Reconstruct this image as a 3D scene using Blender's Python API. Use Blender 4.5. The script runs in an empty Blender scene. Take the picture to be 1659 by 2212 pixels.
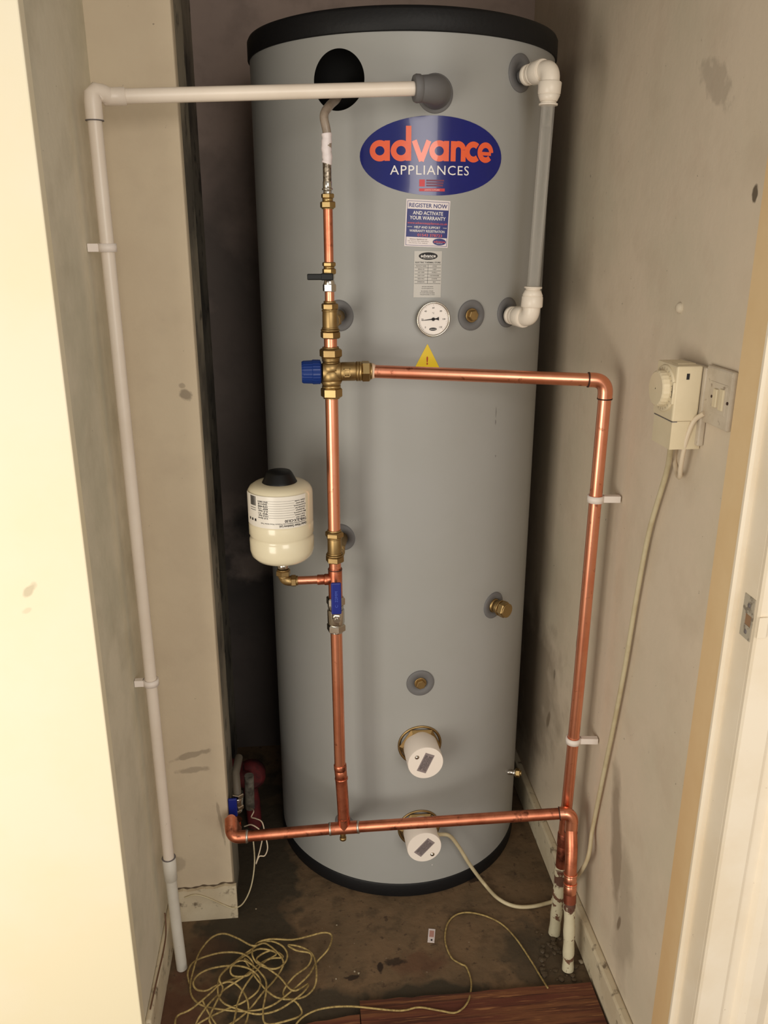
import bpy, bmesh, math, random
from mathutils import Vector, Matrix
random.seed(7)
V = Vector
scene = bpy.context.scene
# ---------------------------------------------------------------- camera
HC = 1.404; PITCH = math.radians(18.3); YAW = math.radians(5.6); FPX = 1789.0
cam = bpy.data.cameras.new('camera'); camo = bpy.data.objects.new('camera', cam)
scene.collection.objects.link(camo); scene.camera = camo
cam.sensor_fit = 'VERTICAL'; cam.sensor_height = 36.0; cam.sensor_width = 27.0
cam.lens = FPX / 2212.0 * 36.0; cam.clip_start = 0.02
camo.location = (0, 0, HC)
camo.rotation_euler = (math.pi / 2 - PITCH, 0, -YAW)
# ---------------------------------------------------------------- world, lights, exposure
w = bpy.data.worlds.new('world'); scene.world = w; w.use_nodes = True
w.node_tree.nodes['Background'].inputs[0].default_value = (1.0, 0.93, 0.82, 1)
w.node_tree.nodes['Background'].inputs[1].default_value = 0.44
def area(name, loc, target, sx, sy, power, col):
    l = bpy.data.lights.new(name, 'AREA'); l.shape = 'RECTANGLE'; l.size = sx; l.size_y = sy
    l.energy = power; l.color = col
    o = bpy.data.objects.new(name, l); scene.collection.objects.link(o); o.location = loc
    o.rotation_euler = (V(target) - V(loc)).to_track_quat('-Z', 'Y').to_euler()
    return o
area('hall_window_light', (0.75, -1.8, 1.60), (0.05, 1.5, 0.9), 1.2, 1.4, 35, (1.0, 0.93, 0.84))
area('side_fill_light', (-1.15, -0.35, 0.75), (-0.40, 1.13, 0.45), 0.8, 1.1, 20, (1.0, 0.93, 0.80))  # unseen lamp added to brighten the front-left wall face
vs = scene.view_settings
scene.display_settings.display_device = 'sRGB'
vs.view_transform = 'Standard'; vs.look = 'None'; vs.gamma = 1.0; vs.use_curve_mapping = False
vs.exposure = 0.07

# ---------------------------------------------------------------- helpers
def ray(px, py):
    x = (px - 829.5) / FPX; y = -(py - 1106.0) / FPX
    up = y * math.cos(PITCH) - math.sin(PITCH); fw = math.cos(PITCH) + y * math.sin(PITCH)
    return V((x * math.cos(YAW) + fw * math.sin(YAW), -x * math.sin(YAW) + fw * math.cos(YAW), up))
C0 = V((0, 0, HC))
def atY(px, py, Y): d = ray(px, py); return C0 + d * (Y / d.y)
def atX(px, py, X): d = ray(px, py); return C0 + d * (X / d.x)
def atZ(px, py, Z=0.0): d = ray(px, py); return C0 + d * ((Z - HC) / d.z)
def lin(c):
    c = c / 255.0
    return c / 12.92 if c <= 0.04045 else ((c + 0.055) / 1.055) ** 2.4
def S(r, g, b): return (lin(r), lin(g), lin(b), 1.0)

class G:
    """collects geometry in world coordinates"""
    def __init__(s): s.v = []; s.f = []; s.sm = []
    def add(s, vs_, fs, smooth=False):
        n = len(s.v); s.v += [V(p) for p in vs_]
        for f in fs: s.f.append(tuple(i + n for i in f)); s.sm.append(smooth)
        return s
    def box(s, x0, x1, y0, y1, z0, z1, bev=0.0):
        bm = bmesh.new(); bmesh.ops.create_cube(bm, size=1)
        for v in bm.verts:
            v.co = V(((x0 + x1) / 2 + v.co.x * (x1 - x0), (y0 + y1) / 2 + v.co.y * (y1 - y0), (z0 + z1) / 2 + v.co.z * (z1 - z0)))
        if bev: bmesh.ops.bevel(bm, geom=list(bm.edges), offset=bev, segments=2, affect='EDGES', profile=0.5)
        bm.verts.index_update()
        s.add([v.co.copy() for v in bm.verts], [[v.index for v in f.verts] for f in bm.faces], False); bm.free(); return s
    def fbox(s, fr, u0, u1, v0, v1, w0, w1, bev=0.0):
        n = len(s.v); s.box(u0, u1, v0, v1, w0, w1, bev)
        for i in range(n, len(s.v)): s.v[i] = fr(*s.v[i])
        return s
    def lathe(s, o, d, prof, n=32, smooth=True, rot=0.0, cap=True):
        """prof: (distance along d, radius) pairs"""
        o = V(o); d = V(d).normalized(); a = d.orthogonal().normalized()
        if abs(d.z) > 0.9: a = V((1, 0, 0)); a = (a - d * a.dot(d)).normalized()
        b = d.cross(a); vs_ = []; fs = []
        for (t, r) in prof:
            for k in range(n):
                an = rot + 2 * math.pi * k / n
                vs_.append(o + d * t + (a * math.cos(an) + b * math.sin(an)) * r)
        m = len(prof)
        for i in range(m - 1):
            for k in range(n):
                fs.append((i * n + k, i * n + (k + 1) % n, (i + 1) * n + (k + 1) % n, (i + 1) * n + k))
        s.add(vs_, fs, smooth)
        if cap:
            for i in (0, m - 1):
                if prof[i][1] > 1e-5:
                    s.add([vs_[i * n + k] for k in range(n)], [list(range(n))], False)
        return s
    def hexnut(s, o, d, L, r, rot=0.3):
        c = r * 0.12
        s.lathe(o, d, [(0, r * .86), (c, r), (L - c, r), (L, r * .86)], 6, False, rot)
        return s
    def turned(s, o, d, segs, rot=0.3):
        """segs: (kind, length, r0[, r1]) stacked along d"""
        o = V(o); d = V(d).normalized(); t = 0
        for sg in segs:
            if sg[0] == 'h': s.hexnut(o + d * t, d, sg[1], sg[2], rot)
            elif sg[0] == 'c':
                r1 = sg[3] if len(sg) > 3 else sg[2]; L = sg[1]
                s.lathe(o + d * t, d, [(0, sg[2] * .94), (L * .08, sg[2]), (L * .92, r1), (L, r1 * .94)], 28)
            t += sg[1]
        return s
    def tube(s, path, r, n=12, closed=False, cap=True):
        P = [V(p) for p in path]; m = len(P); vs_ = []; fs = []
        if isinstance(r, (list, tuple)):
            q = len(r) - 1; r = [r[min(int(i * q / (m - 1)), q - 1)] + (r[min(int(i * q / (m - 1)), q - 1) + 1] - r[min(int(i * q / (m - 1)), q - 1)]) * (i * q / (m - 1) - min(int(i * q / (m - 1)), q - 1)) for i in range(m)]
        T = []
        for i in range(m):
            a = P[max(i - 1, 0)]; b = P[min(i + 1, m - 1)]; T.append((b - a).normalized())
        up = T[0].orthogonal().normalized()
        for i in range(m):
            up = (up - T[i] * up.dot(T[i])).normalized(); bb = T[i].cross(up)
            rr = r[i] if isinstance(r, (list, tuple)) else r
            for k in range(n):
                an = 2 * math.pi * k / n
                vs_.append(P[i] + (up * math.cos(an) + bb * math.sin(an)) * rr)
        for i in range(m - 1):
            for k in range(n):
                fs.append((i * n + k, i * n + (k + 1) % n, (i + 1) * n + (k + 1) % n, (i + 1) * n + k))
        s.add(vs_, fs, True)
        if cap:
            s.add(vs_[:n], [list(range(n))]); s.add(vs_[-n:], [list(range(n))])
        return s
    def prism(s, pts, z0, z1):
        n = len(pts)
        vs_ = [V((p[0], p[1], z0)) for p in pts] + [V((p[0], p[1], z1)) for p in pts]
        fs = [(k, (k + 1) % n, n + (k + 1) % n, n + k) for k in range(n)] + [list(range(n))[::-1], list(range(n, 2 * n))]
        return s.add(vs_, fs)

def smooth(pts, sub=8):
    """Catmull-Rom through the points"""
    P = [V(p) for p in pts]; P = [P[0] * 2 - P[1]] + P + [P[-1] * 2 - P[-2]]; out = []
    for i in range(1, len(P) - 2):
        a, b, c, d = P[i - 1:i + 3]
        for k in range(sub):
            t = k / sub
            out.append(0.5 * ((2 * b) + (c - a) * t + (2 * a - 5 * b + 4 * c - d) * t * t + (3 * b - a - 3 * c + d) * t ** 3))
    out.append(P[-2].copy()); return out
def bend(a, c, b, r, n=10):
    """path from a via corner c to b with a rounded corner"""
    a, c, b = V(a), V(c), V(b); p = c + (a - c).normalized() * r; q = c + (b - c).normalized() * r
    out = [a] if (a - p).length > 1e-4 else []
    for k in range(n + 1):
        t = k / n; out.append(p * (1 - t) ** 2 + c * 2 * t * (1 - t) + q * t * t)
    if (b - q).length > 1e-4: out.append(b)
    return out

ORG = {}
def obj(name, g, mat, parent=None, label=None, origin=None):
    me = bpy.data.meshes.new(name)
    if parent is not None: o0 = ORG[parent.name]
    elif origin is not None: o0 = V(origin)
    else: o0 = V((0, 0, 0))
    me.from_pydata([p - o0 for p in g.v], [], g.f)
    me.polygons.foreach_set('use_smooth', g.sm); me.update()
    bm = bmesh.new(); bm.from_mesh(me)
    if len(bm.faces) and not getattr(g, 'flat', False): bmesh.ops.recalc_face_normals(bm, faces=bm.faces)
    bm.to_mesh(me); bm.free()
    me.materials.append(mat)
    o = bpy.data.objects.new(name, me); scene.collection.objects.link(o)
    ORG[o.name] = o0
    if parent is not None: o.parent = parent
    else: o.location = o0
    if label: o['label'] = label
    return o
def thing(name, label, cat, loc, group=None):
    o = bpy.data.objects.new(name, None); scene.collection.objects.link(o); o.empty_display_size = 0.05
    o.location = loc; ORG[o.name] = V(loc); o['label'] = label; o['category'] = cat
    if group: o['group'] = group
    return o
def tag(o, label, cat, group=None):
    o['label'] = label; o['category'] = cat
    if group: o['group'] = group
    return o
def struct(name, g, mat, parent=None, label=None):
    o = obj(name, g, mat, parent, label)
    if parent is None: o['kind'] = 'structure'
    return o
def frame(o, n, up=(0, 0, 1)):
    """local (u right, v up, w outward) to world; n = outward normal"""
    n = V(n).normalized(); up = V(up); up = (up - n * up.dot(n)).normalized(); u = up.cross(n); o = V(o)
    return lambda a, b, c=0.0: o + u * a + up * b + n * c

# ---------------------------------------------------------------- materials
def mat(name, col, rough=0.5, metal=0.0, spec=0.5, noise=None, bump=None, spots=None, coat=0.0, trans=0.0, ior=1.45):
    """noise=(scale, colour, amount) patches; spots=(scale, colour, threshold); bump=(scale, strength)"""
    m = bpy.data.materials.new(name); m.use_nodes = True; nt = m.node_tree; N = nt.nodes; L = nt.links
    bs = N['Principled BSDF']; bs.inputs['Base Color'].default_value = col; bs.inputs['Roughness'].default_value = rough
    bs.inputs['Metallic'].default_value = metal; bs.inputs['Specular IOR Level'].default_value = spec
    bs.inputs['Coat Weight'].default_value = coat; bs.inputs['Transmission Weight'].default_value = trans; bs.inputs['IOR'].default_value = ior
    geo = N.new('ShaderNodeNewGeometry'); pos = geo.outputs['Position']
    cur = None
    if noise:
        for (sc, c2, amt, *rest) in (noise if isinstance(noise, list) else [noise]):
            lo, hi = (rest[0], rest[1]) if rest else (0.42, 0.62)
            st = rest[2] if len(rest) > 2 else (1, 1, 1)
            mp = N.new('ShaderNodeMapping'); mp.inputs['Scale'].default_value = st; L.new(pos, mp.inputs[0])
            nz = N.new('ShaderNodeTexNoise'); nz.inputs['Scale'].default_value = sc; nz.inputs['Detail'].default_value = 6
            nz.inputs['Roughness'].default_value = 0.6
            L.new(mp.outputs[0], nz.inputs['Vector'])
            mr = N.new('ShaderNodeMapRange'); mr.inputs[1].default_value = lo; mr.inputs[2].default_value = hi
            mr.inputs[4].default_value = amt; L.new(nz.outputs['Fac'], mr.inputs[0])
            mx = N.new('ShaderNodeMix'); mx.data_type = 'RGBA'
            if cur is None: mx.inputs[6].default_value = col
            else: L.new(cur, mx.inputs[6])
            mx.inputs[7].default_value = c2; L.new(mr.outputs[0], mx.inputs[0]); cur = mx.outputs[2]
    if cur is not None: L.new(cur, bs.inputs['Base Color'])
    if bump:
        nz = N.new('ShaderNodeTexNoise'); nz.inputs['Scale'].default_value = bump[0]; nz.inputs['Detail'].default_value = 4
        L.new(pos, nz.inputs['Vector'])
        bp = N.new('ShaderNodeBump'); bp.inputs['Strength'].default_value = bump[1]; bp.inputs['Distance'].default_value = 0.004
        L.new(nz.outputs['Fac'], bp.inputs['Height']); L.new(bp.outputs[0], bs.inputs['Normal'])
    return m
def blobs(m, items, col, edge=0.35, nscale=14):
    """irregular marks of their own shape: items = (axes 'yz'/'xz'/'xy', a, b, ra, rb, angle_deg, amount)"""
    nt = m.node_tree; N = nt.nodes; L = nt.links; bs = N['Principled BSDF']
    geo = N.new('ShaderNodeNewGeometry'); nz = N.new('ShaderNodeTexNoise'); nz.inputs['Scale'].default_value = nscale; nz.inputs['Detail'].default_value = 5
    L.new(geo.outputs['Position'], nz.inputs['Vector'])
    sep = N.new('ShaderNodeSeparateXYZ'); L.new(geo.outputs['Position'], sep.inputs[0])
    def mth(op, a, b=None):
        n = N.new('ShaderNodeMath'); n.operation = op
        for i, x in enumerate((a, b)):
            if x is None: continue
            if isinstance(x, (int, float)): n.inputs[i].default_value = x
            else: L.new(x, n.inputs[i])
        return n.outputs[0]
    total = None
    for (ax, a, b, ra, rb, an, amt) in items:
        p = sep.outputs['XYZ'.index(ax[0].upper())]; q = sep.outputs['XYZ'.index(ax[1].upper())]
        dp = mth('SUBTRACT', p, a); dq = mth('SUBTRACT', q, b); c_, s_ = math.cos(math.radians(an)), math.sin(math.radians(an))
        e = mth('DIVIDE', mth('ADD', mth('MULTIPLY', dp, c_), mth('MULTIPLY', dq, s_)), ra)
        f = mth('DIVIDE', mth('SUBTRACT', mth('MULTIPLY', dq, c_), mth('MULTIPLY', dp, s_)), rb)
        r = mth('SQRT', mth('ADD', mth('MULTIPLY', e, e), mth('MULTIPLY', f, f)))
        r = mth('ADD', r, mth('MULTIPLY', mth('SUBTRACT', nz.outputs['Fac'], 0.5), 2.0))
        mr = N.new('ShaderNodeMapRange'); mr.inputs[1].default_value = 1.0 + edge; mr.inputs[2].default_value = 1.0 - edge
        mr.inputs[3].default_value = 0; mr.inputs[4].default_value = amt; L.new(r, mr.inputs[0])
        total = mr.outputs[0] if total is None else mth('MAXIMUM', total, mr.outputs[0])
    mx = N.new('ShaderNodeMix'); mx.data_type = 'RGBA'
    if bs.inputs['Base Color'].links: L.new(bs.inputs['Base Color'].links[0].from_socket, mx.inputs[6])
    else: mx.inputs[6].default_value = bs.inputs['Base Color'].default_value
    mx.inputs[7].default_value = col; L.new(total, mx.inputs[0]); L.new(mx.outputs[2], bs.inputs['Base Color'])
    return m

WALL = S(203, 188, 164)
m_wallR = mat('cream_plaster_right', S(220, 205, 184), 0.75, bump=(60, .15), noise=[(3.2, S(206, 196, 174), .6), (9, S(198, 180, 158), .35, .5, .7), (90, S(110, 98, 84), .7, .70, .74)])
blobs(m_wallR, [('yz', 1.21, .335, .022, .14, -14, .6), ('yz', 1.15, .22, .035, .12, -10, .35), ('yz', 1.165, .205, .007, .022, 15, .85),
                ('yz', 1.78, .35, .2, .16, -30, .55), ('yz', 1.65, .33, .012, .035, 20, .8)], S(118, 100, 80))
blobs(m_wallR, [('yz', 1.02, 1.455, .006, .009, 0, .9), ('yz', .995, 1.455, .006, .008, 0, .4), ('yz', 1.16, 1.60, .05, .02, 30, .25), 
                ('yz', 1.5, .62, .004, .03, 8, .5), ('yz', 1.63, .46, .006, .012, 0, .5), ('yz', 1.98, 1.45, .02, .03, 0, .8)], S(88, 76, 60), .2, 60)
m_wallL = mat('cream_plaster_left', S(224, 216, 196), 0.75, bump=(60, .15), noise=[(4, S(190, 186, 165), .6), (9, S(178, 168, 145), .35, .5, .7), (80, S(120, 106, 90), .6, .71, .75)])
m_nib = mat('cream_plaster_nib', S(208, 193, 168), 0.75, bump=(60, .15), noise=[(3.5, S(197, 180, 156), .5), (10, S(186, 170, 148), .3, .5, .7), (80, S(110, 98, 84), .6, .71, .75)])
blobs(m_nib, [('xz', -.205, 1.143, .009, .011, 40, .6), ('xz', -.25, .41, .035, .006, 15, .45), ('xz', -.245, .375, .03, .007, 5, .4), ('xz', -.29, .145, .012, .02, 0, .3),
              ('xz', -.21, 1.16, .006, .005, 0, .4), ('xz', -.20, .25, .003, .06, 6, .4)], S(105, 92, 78), .2, 45)
m_wallB = mat('grimy_darkened_back_plaster', S(160, 142, 132), 0.85, noise=[(3, S(142, 126, 118), .7), (12, S(120, 106, 98), .4, .52, .7)], bump=(40, .3))
blobs(m_wallB, [('xz', -.15, 1.0, .34, .52, 0, .75)], S(70, 66, 64), .35, 5)  # soft darker area mixed into the wall colour at middle height
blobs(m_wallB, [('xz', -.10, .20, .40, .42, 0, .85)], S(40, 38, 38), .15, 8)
m_side = mat('dirty_shaded_side_plaster', S(138, 130, 114), 0.85, noise=[(5, S(66, 62, 56), .8), (20, S(40, 36, 30), .7, .58, .66)], bump=(40, .3))  # dirt patches, with the shade of the nib side put into the colour
m_front = mat('cream_gloss_paint', S(240, 230, 205), 0.6, noise=(2.5, S(238, 226, 190), .6))
blobs(m_front, [('xz', -.395, .93, .006, .012, -40, .4), ('xz', -.40, .90, .008, .004, 30, .2)], S(150, 130, 100), .25, 40)
m_skirt = mat('old_white_skirting', S(214, 202, 176), 0.6, noise=[(12, S(192, 176, 148), .5), (35, S(95, 80, 64), .8, .58, .68)], bump=(50, .2))
m_joint = mat('dark_joint', S(92, 78, 62), .9)
m_frame = mat('door_frame_cream', S(242, 230, 210), 0.45, noise=[(7, S(234, 218, 192), .6), (70, S(120, 95, 70), .7, .71, .75)])
m_tan = mat('door_stop_yellowed', S(230, 202, 158), 0.5, noise=[(6, S(222, 190, 142), .6), (3, S(212, 172, 124), .5, .5, .7, (1, 1, .3))])
m_floor = mat('stained_concrete', S(114, 92, 68), 0.7, bump=(45, .5),
              noise=[(7, S(94, 78, 58), .8), (22, S(74, 60, 44), .6, .52, .64), (60, S(66, 50, 38), .8, .60, .68), (130, S(176, 164, 146), .9, .70, .73)])
blobs(m_floor, [('xy', -.15, 1.60, .10, .38, 0, .85), ('xy', -.02, 1.215, .13, .045, 0, .8), ('xy', .22, 1.225, .12, .03, -4, .85), ('xy', .46, 1.28, .07, .10, 20, .6), ('xy', -.12, 1.40, .07, .08, 0, .7)], S(52, 48, 38), .2, 22)
blobs(m_floor, [('xy', -.28, 1.21, .06, .10, 0, .7), ('xy', .20, 1.30, .05, .03, 0, .5), ('xy', -.24, 1.37, .05, .04, 0, .3)], S(92, 56, 40), .3, 30)
blobs(m_floor, [('xy', .12, 1.30, .006, .012, 0, .95), ('xy', .06, 1.28, .012, .006, 0, .9), ('xy', .36, 1.52, .02, .008, 20, .9), ('xy', .15, 1.31, .02, .01, 0, .8), ('xy', .40, 1.60, .012, .01, 0, .8)], S(40, 28, 20), .2, 90)
m_wood = mat('worn_red_brown_timber', S(94, 50, 36), 0.65, bump=(30, .3), noise=[(14, S(120, 78, 48), .7, .45, .62, (.25, 4, 1)), (40, S(62, 30, 22), .8, .5, .6, (.12, 4, 1)), (120, S(170, 120, 76), .6, .6, .66, (.1, 3, 1))])
m_tank = mat('grey_tank_enamel', S(157, 157, 155), 0.42, noise=(4, S(153, 153, 149), .6))
m_black = mat('black_plastic_rim', S(20, 20, 22), 0.55, spec=.35, bump=(150, .1))
m_blackm = mat('black_moulding', S(10, 11, 12), 0.45, spec=.35)
m_hole = mat('dark_hole_lining', S(8, 8, 8), 0.8, spec=.2)
m_grom = mat('dark_grey_rubber', S(104, 103, 104), 0.6)
def metal(name, c, c2, r, dirt=None, sc=12, lo=.45, hi=.65):
    return mat(name, c, r, 1.0, noise=[(sc, c2, .8, lo, hi)] + ([dirt] if dirt else []))
m_cu = metal('bright_copper', S(246, 170, 138), S(236, 150, 118), .32, (70, S(150, 78, 56), .7, .62, .7))
m_cu2 = metal('tarnished_copper', S(226, 144, 112), S(178, 100, 74), .38, (45, S(96, 56, 44), .8, .58, .7), 18)
m_cu3 = metal('dark_oxidised_copper', S(176, 104, 82), S(112, 68, 56), .48, (40, S(60, 36, 30), .8, .55, .7), 25)
m_solder = metal('solder', S(200, 196, 188), S(170, 160, 150), .4)
m_flux = mat('blackened_joint', S(60, 36, 28), .6)
m_brass = metal('brass', S(184, 158, 110), S(160, 134, 88), .38)
m_brass2 = metal('dull_brass', S(168, 142, 98), S(136, 112, 76), .44)
m_chrome = metal('nickel_plate', S(205, 200, 192), S(180, 172, 160), .22)
m_braid = mat('braided_steel', S(170, 160, 145), .4, 1.0, noise=(260, S(90, 80, 70), .8, .45, .55))
m_hose = mat('translucent_hose', S(150, 136, 122), .3, 0, noise=(60, S(110, 98, 86), .5))
m_white = mat('white_pvc', S(232, 220, 206), 0.35, noise=[(10, S(224, 210, 194), .6), (60, S(150, 130, 110), .5, .70, .76)])
m_pipeold = mat('grubby_white_pvc', S(216, 212, 202), 0.45, noise=[(12, S(200, 194, 180), .6), (60, S(130, 115, 98), .6, .66, .74)])
m_fit = mat('white_push_fit_plastic', S(232, 222, 208), 0.35)
m_clip = mat('milky_nylon', S(238, 228, 220), 0.5)
m_clear = mat('clear_acrylic_tube', (0.96, .95, .93, 1), 0.08)
nt_ = m_clear.node_tree; tr_ = nt_.nodes.new('ShaderNodeBsdfTransparent'); tr_.inputs[0].default_value = (.97, .965, .95, 1)
fz_ = nt_.nodes.new('ShaderNodeLayerWeight'); fz_.inputs[0].default_value = .28; ms_ = nt_.nodes.new('ShaderNodeMixShader')
cl_ = nt_.nodes.new('ShaderNodeMapRange'); cl_.inputs[3].default_value = .05; cl_.inputs[4].default_value = .45; nt_.links.new(fz_.outputs['Facing'], cl_.inputs[0])
nt_.links.new(cl_.outputs[0], ms_.inputs[0]); nt_.links.new(tr_.outputs[0], ms_.inputs[1]); nt_.links.new(nt_.nodes['Principled BSDF'].outputs[0], ms_.inputs[2])
nt_.links.new(ms_.outputs[0], nt_.nodes['Material Output'].inputs[0])
m_cap = mat('white_heater_cap', S(236, 226, 216), 0.4)
m_foil = mat('silver_print_plate', S(142, 130, 130), .4, .1)
m_ink = mat('dark_print', S(30, 28, 32), .6)
m_greyink = mat('grey_print', S(110, 104, 104), .6)
m_navy = mat('navy_badge', S(18, 28, 112), .2, coat=.25, noise=(6, S(14, 24, 98), .5))
m_orange = mat('orange_print', S(236, 98, 58), .3, coat=.5)
m_wprint = mat('white_print', S(235, 230, 226), .35)
m_paper = mat('white_sticker', S(224, 214, 214), .4)
m_silverlab = mat('silver_label', S(186, 182, 176), .35)
m_red = mat('red_print', S(200, 40, 50), .4)
m_dred = mat('dull_red_print', S(112, 34, 70), .4)
m_yel = mat('yellow_warning', S(232, 200, 24), .4)
m_bluekn = mat('blue_plastic', S(10, 46, 116), .4)
m_bluegrip = mat('blue_vinyl_grip', S(18, 34, 122), .45)
m_ves = mat('cream_enamel', S(222, 212, 184), .22, coat=.3)
m_veslab = mat('vessel_label_print', S(226, 220, 210), .3)
m_lpaint = mat('flaking_white_paint', S(204, 196, 168), .6, noise=[(14, S(196, 188, 160), .6), (34, S(100, 62, 44), .95, .575, .60)], bump=(60, .4))
m_cream = mat('cream_plastic', S(222, 208, 178), .4, noise=(20, S(212, 198, 166), .5))
m_plate = mat('grubby_white_plastic', S(206, 194, 176), .4, noise=[(24, S(186, 172, 152), .7), (70, S(120, 98, 80), .7, .62, .7)])
m_cable = mat('yellowed_cable_sheath', S(202, 190, 158), .45, noise=[(25, S(184, 168, 132), .7)])
m_cablew = mat('old_white_cable', S(216, 200, 176), .45)
m_string = mat('yellow_cord', S(168, 146, 92), .75, noise=(160, S(116, 96, 58), .8))
m_redplastic = mat('dusty_red_enamel', S(104, 30, 32), .75, noise=(26, S(56, 24, 26), .9))
m_grille = mat('speckled_plaster_crumb', S(150, 138, 118), .8)
m_steel = mat('painted_steel', S(190, 182, 166), .45, .2, noise=(90, S(120, 110, 98), .8, .52, .6))

# ================================================================ the setting
XL, XR, YB, YN = -.314, .55, 2.1, 1.468
H = 2.45
struct('floor', G().box(-1.6, 1.4, -1.6, 2.2, -.06, 0), m_floor)
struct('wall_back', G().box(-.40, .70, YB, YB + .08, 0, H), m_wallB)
struct('wall_right', G().box(XR, XR + .09, .93, YB, 0, H), m_wallR)
struct('wall_left', G().box(XL - .1, XL, 1.145, YN + .02, 0, H), m_wallL)
# nib of wall with rounded, slightly worn arris
g = G(); g.box(XL - .1, -.183, YN, 1.50, 0, H, .004); struct('wall_nib', g, m_nib)
struct('wall_nib_return', G().box(XL - .1, -.1836, 1.50, 1.61, 0, H), m_side)  # nib side split off so its shade is carried by darker plaster
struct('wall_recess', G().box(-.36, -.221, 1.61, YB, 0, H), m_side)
struct('ceiling', G().box(-1.6, 1.4, .85, 2.2, H, H + .05), m_wallB)
struct('wall_front_left', G().box(-1.6, XL + .002, 1.122, 1.145, 0, H, .002), m_front)
struct('wall_front_right', G().box(.72, 1.4, .895, .93, 0, H), m_front)
struct('wall_front_head', G().box(-.40, .74, .93, 1.03, 2.18, H), m_front)
# skirting: right, left, and round the nib
def skirting(name, pts, outx, h=.08):
    g = G()
    for (x0, x1, y0, y1) in pts: g.box(x0, x1, y0, y1, 0, h, .004)
    return struct(name, g, m_skirt)
skirting('baseboard_right', [(XR - .017, XR, .99, 2.05)], 0, .078)
skirting('baseboard_left', [(XL, XL + .011, 1.146, YN - .006)], 0, .085)
# nib skirting: ragged top edge where plaster has come away
g = G(); n = 16; x0, x1 = XL + .01, -.176; top = []
for i in range(n + 1):
    t = i / n; top.append((x0 + (x1 - x0) * t, .083 + .0016 * math.sin(i * 1.1) + random.uniform(-.001, .001) + .008 * (t - .5)))
vs_ = []
for (x, z) in top:
    vs_ += [(x, YN - .010, 0), (x, YN - .010, z), (x, YN + .001, z), (x, YN + .001, 0)]
fs = []
for i in range(n):
    a = i * 4; b = a + 4
    fs += [(a, b, b + 1, a + 1), (a + 1, b + 1, b + 2, a + 2), (a + 2, b + 2, b + 3, a + 3)]
fs += [(0, 1, 2, 3), (n * 4, n * 4 + 1, n * 4 + 2, n * 4 + 3)]
g.add(vs_, fs); struct('baseboard_nib', g, m_skirt)
# dirty cracks: open joint above the nib skirting and crack lines, modelled as thin recessed fillets
pts = [(x, YN - .0008, z + .0006) for (x, z) in top]
g = G(); g.tube(smooth(pts, 3), [.0016 + .0009 * math.sin(i * .9) for i in range(len(pts) * 3 - 2)], 6); struct('trim_1', g, m_joint)
def crack(pts, r=.0011):
    P = smooth(pts, 4); g = G(); g.tube(P, r, 5); return g
# door frame on the right: stop, rebate, architrave
df = struct('door_1', G().box(.549, .60, .8865, .93, 0, 2.2, .001), m_frame)
struct('door_stop', G().prism([(.540, .985), (.540, .934), (.5425, .929), (.549, .928), (.552, .928), (.552, .985)], 0, 2.2), m_tan, df)
struct('stop_edge', G().prism([(.5395, .9345), (.5395, .930), (.543, .927), (.5495, .9265), (.5495, .9345)], 0, 2.2), m_frame, df)
arch = [(.5492, .8865), (.5485, .880), (.5505, .876), (.562, .876), (.585, .876), (.592, .881), (.606, .8815), (.612, .874), (.622, .870), (.64, .869), (.655, .874), (.68, .866), (.72, .862), (.73, .87), (.73, .8865)]
struct('architrave', G().prism(arch, 0, 2.2), m_frame, df)
# floorboards of the hall side, seen at the bottom edge
def plank(x0, x1, y0, y1, z0, z1, jag, taper=0.0):
    g = G(); n = 18; vs_ = []
    for i in range(n + 1):
        x = x0 + (x1 - x0) * i / n; yy = y1 + random.uniform(-jag, jag) - taper * (1 - i / n)
        vs_ += [(x, y0, z0), (x, yy, z0), (x, yy - .001, z1), (x, y0, z1)]
    fs = []
    for i in range(n):
        a = i * 4; b = a + 4
        for k in range(4): fs.append((a + k, b + k, b + (k + 1) % 4, a + (k + 1) % 4))
    fs += [(0, 1, 2, 3), (n * 4, n * 4 + 1, n * 4 + 2, n * 4 + 3)]
    return g.add(vs_, fs)
tag(obj('floorboard', plank(.072, .528, 1.03, 1.214, 0.0005, .013, .0016), m_wood), 'worn red-brown floorboard at the doorway, wide piece reaching the right-hand skirting', 'floorboard')
tag(obj('floorboard', plank(-.30, .070, 1.03, 1.188, 0.0005, .012, .0012, .04), m_wood), 'narrower worn brown floorboard under the yellow cord at the doorway', 'floorboard')

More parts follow.
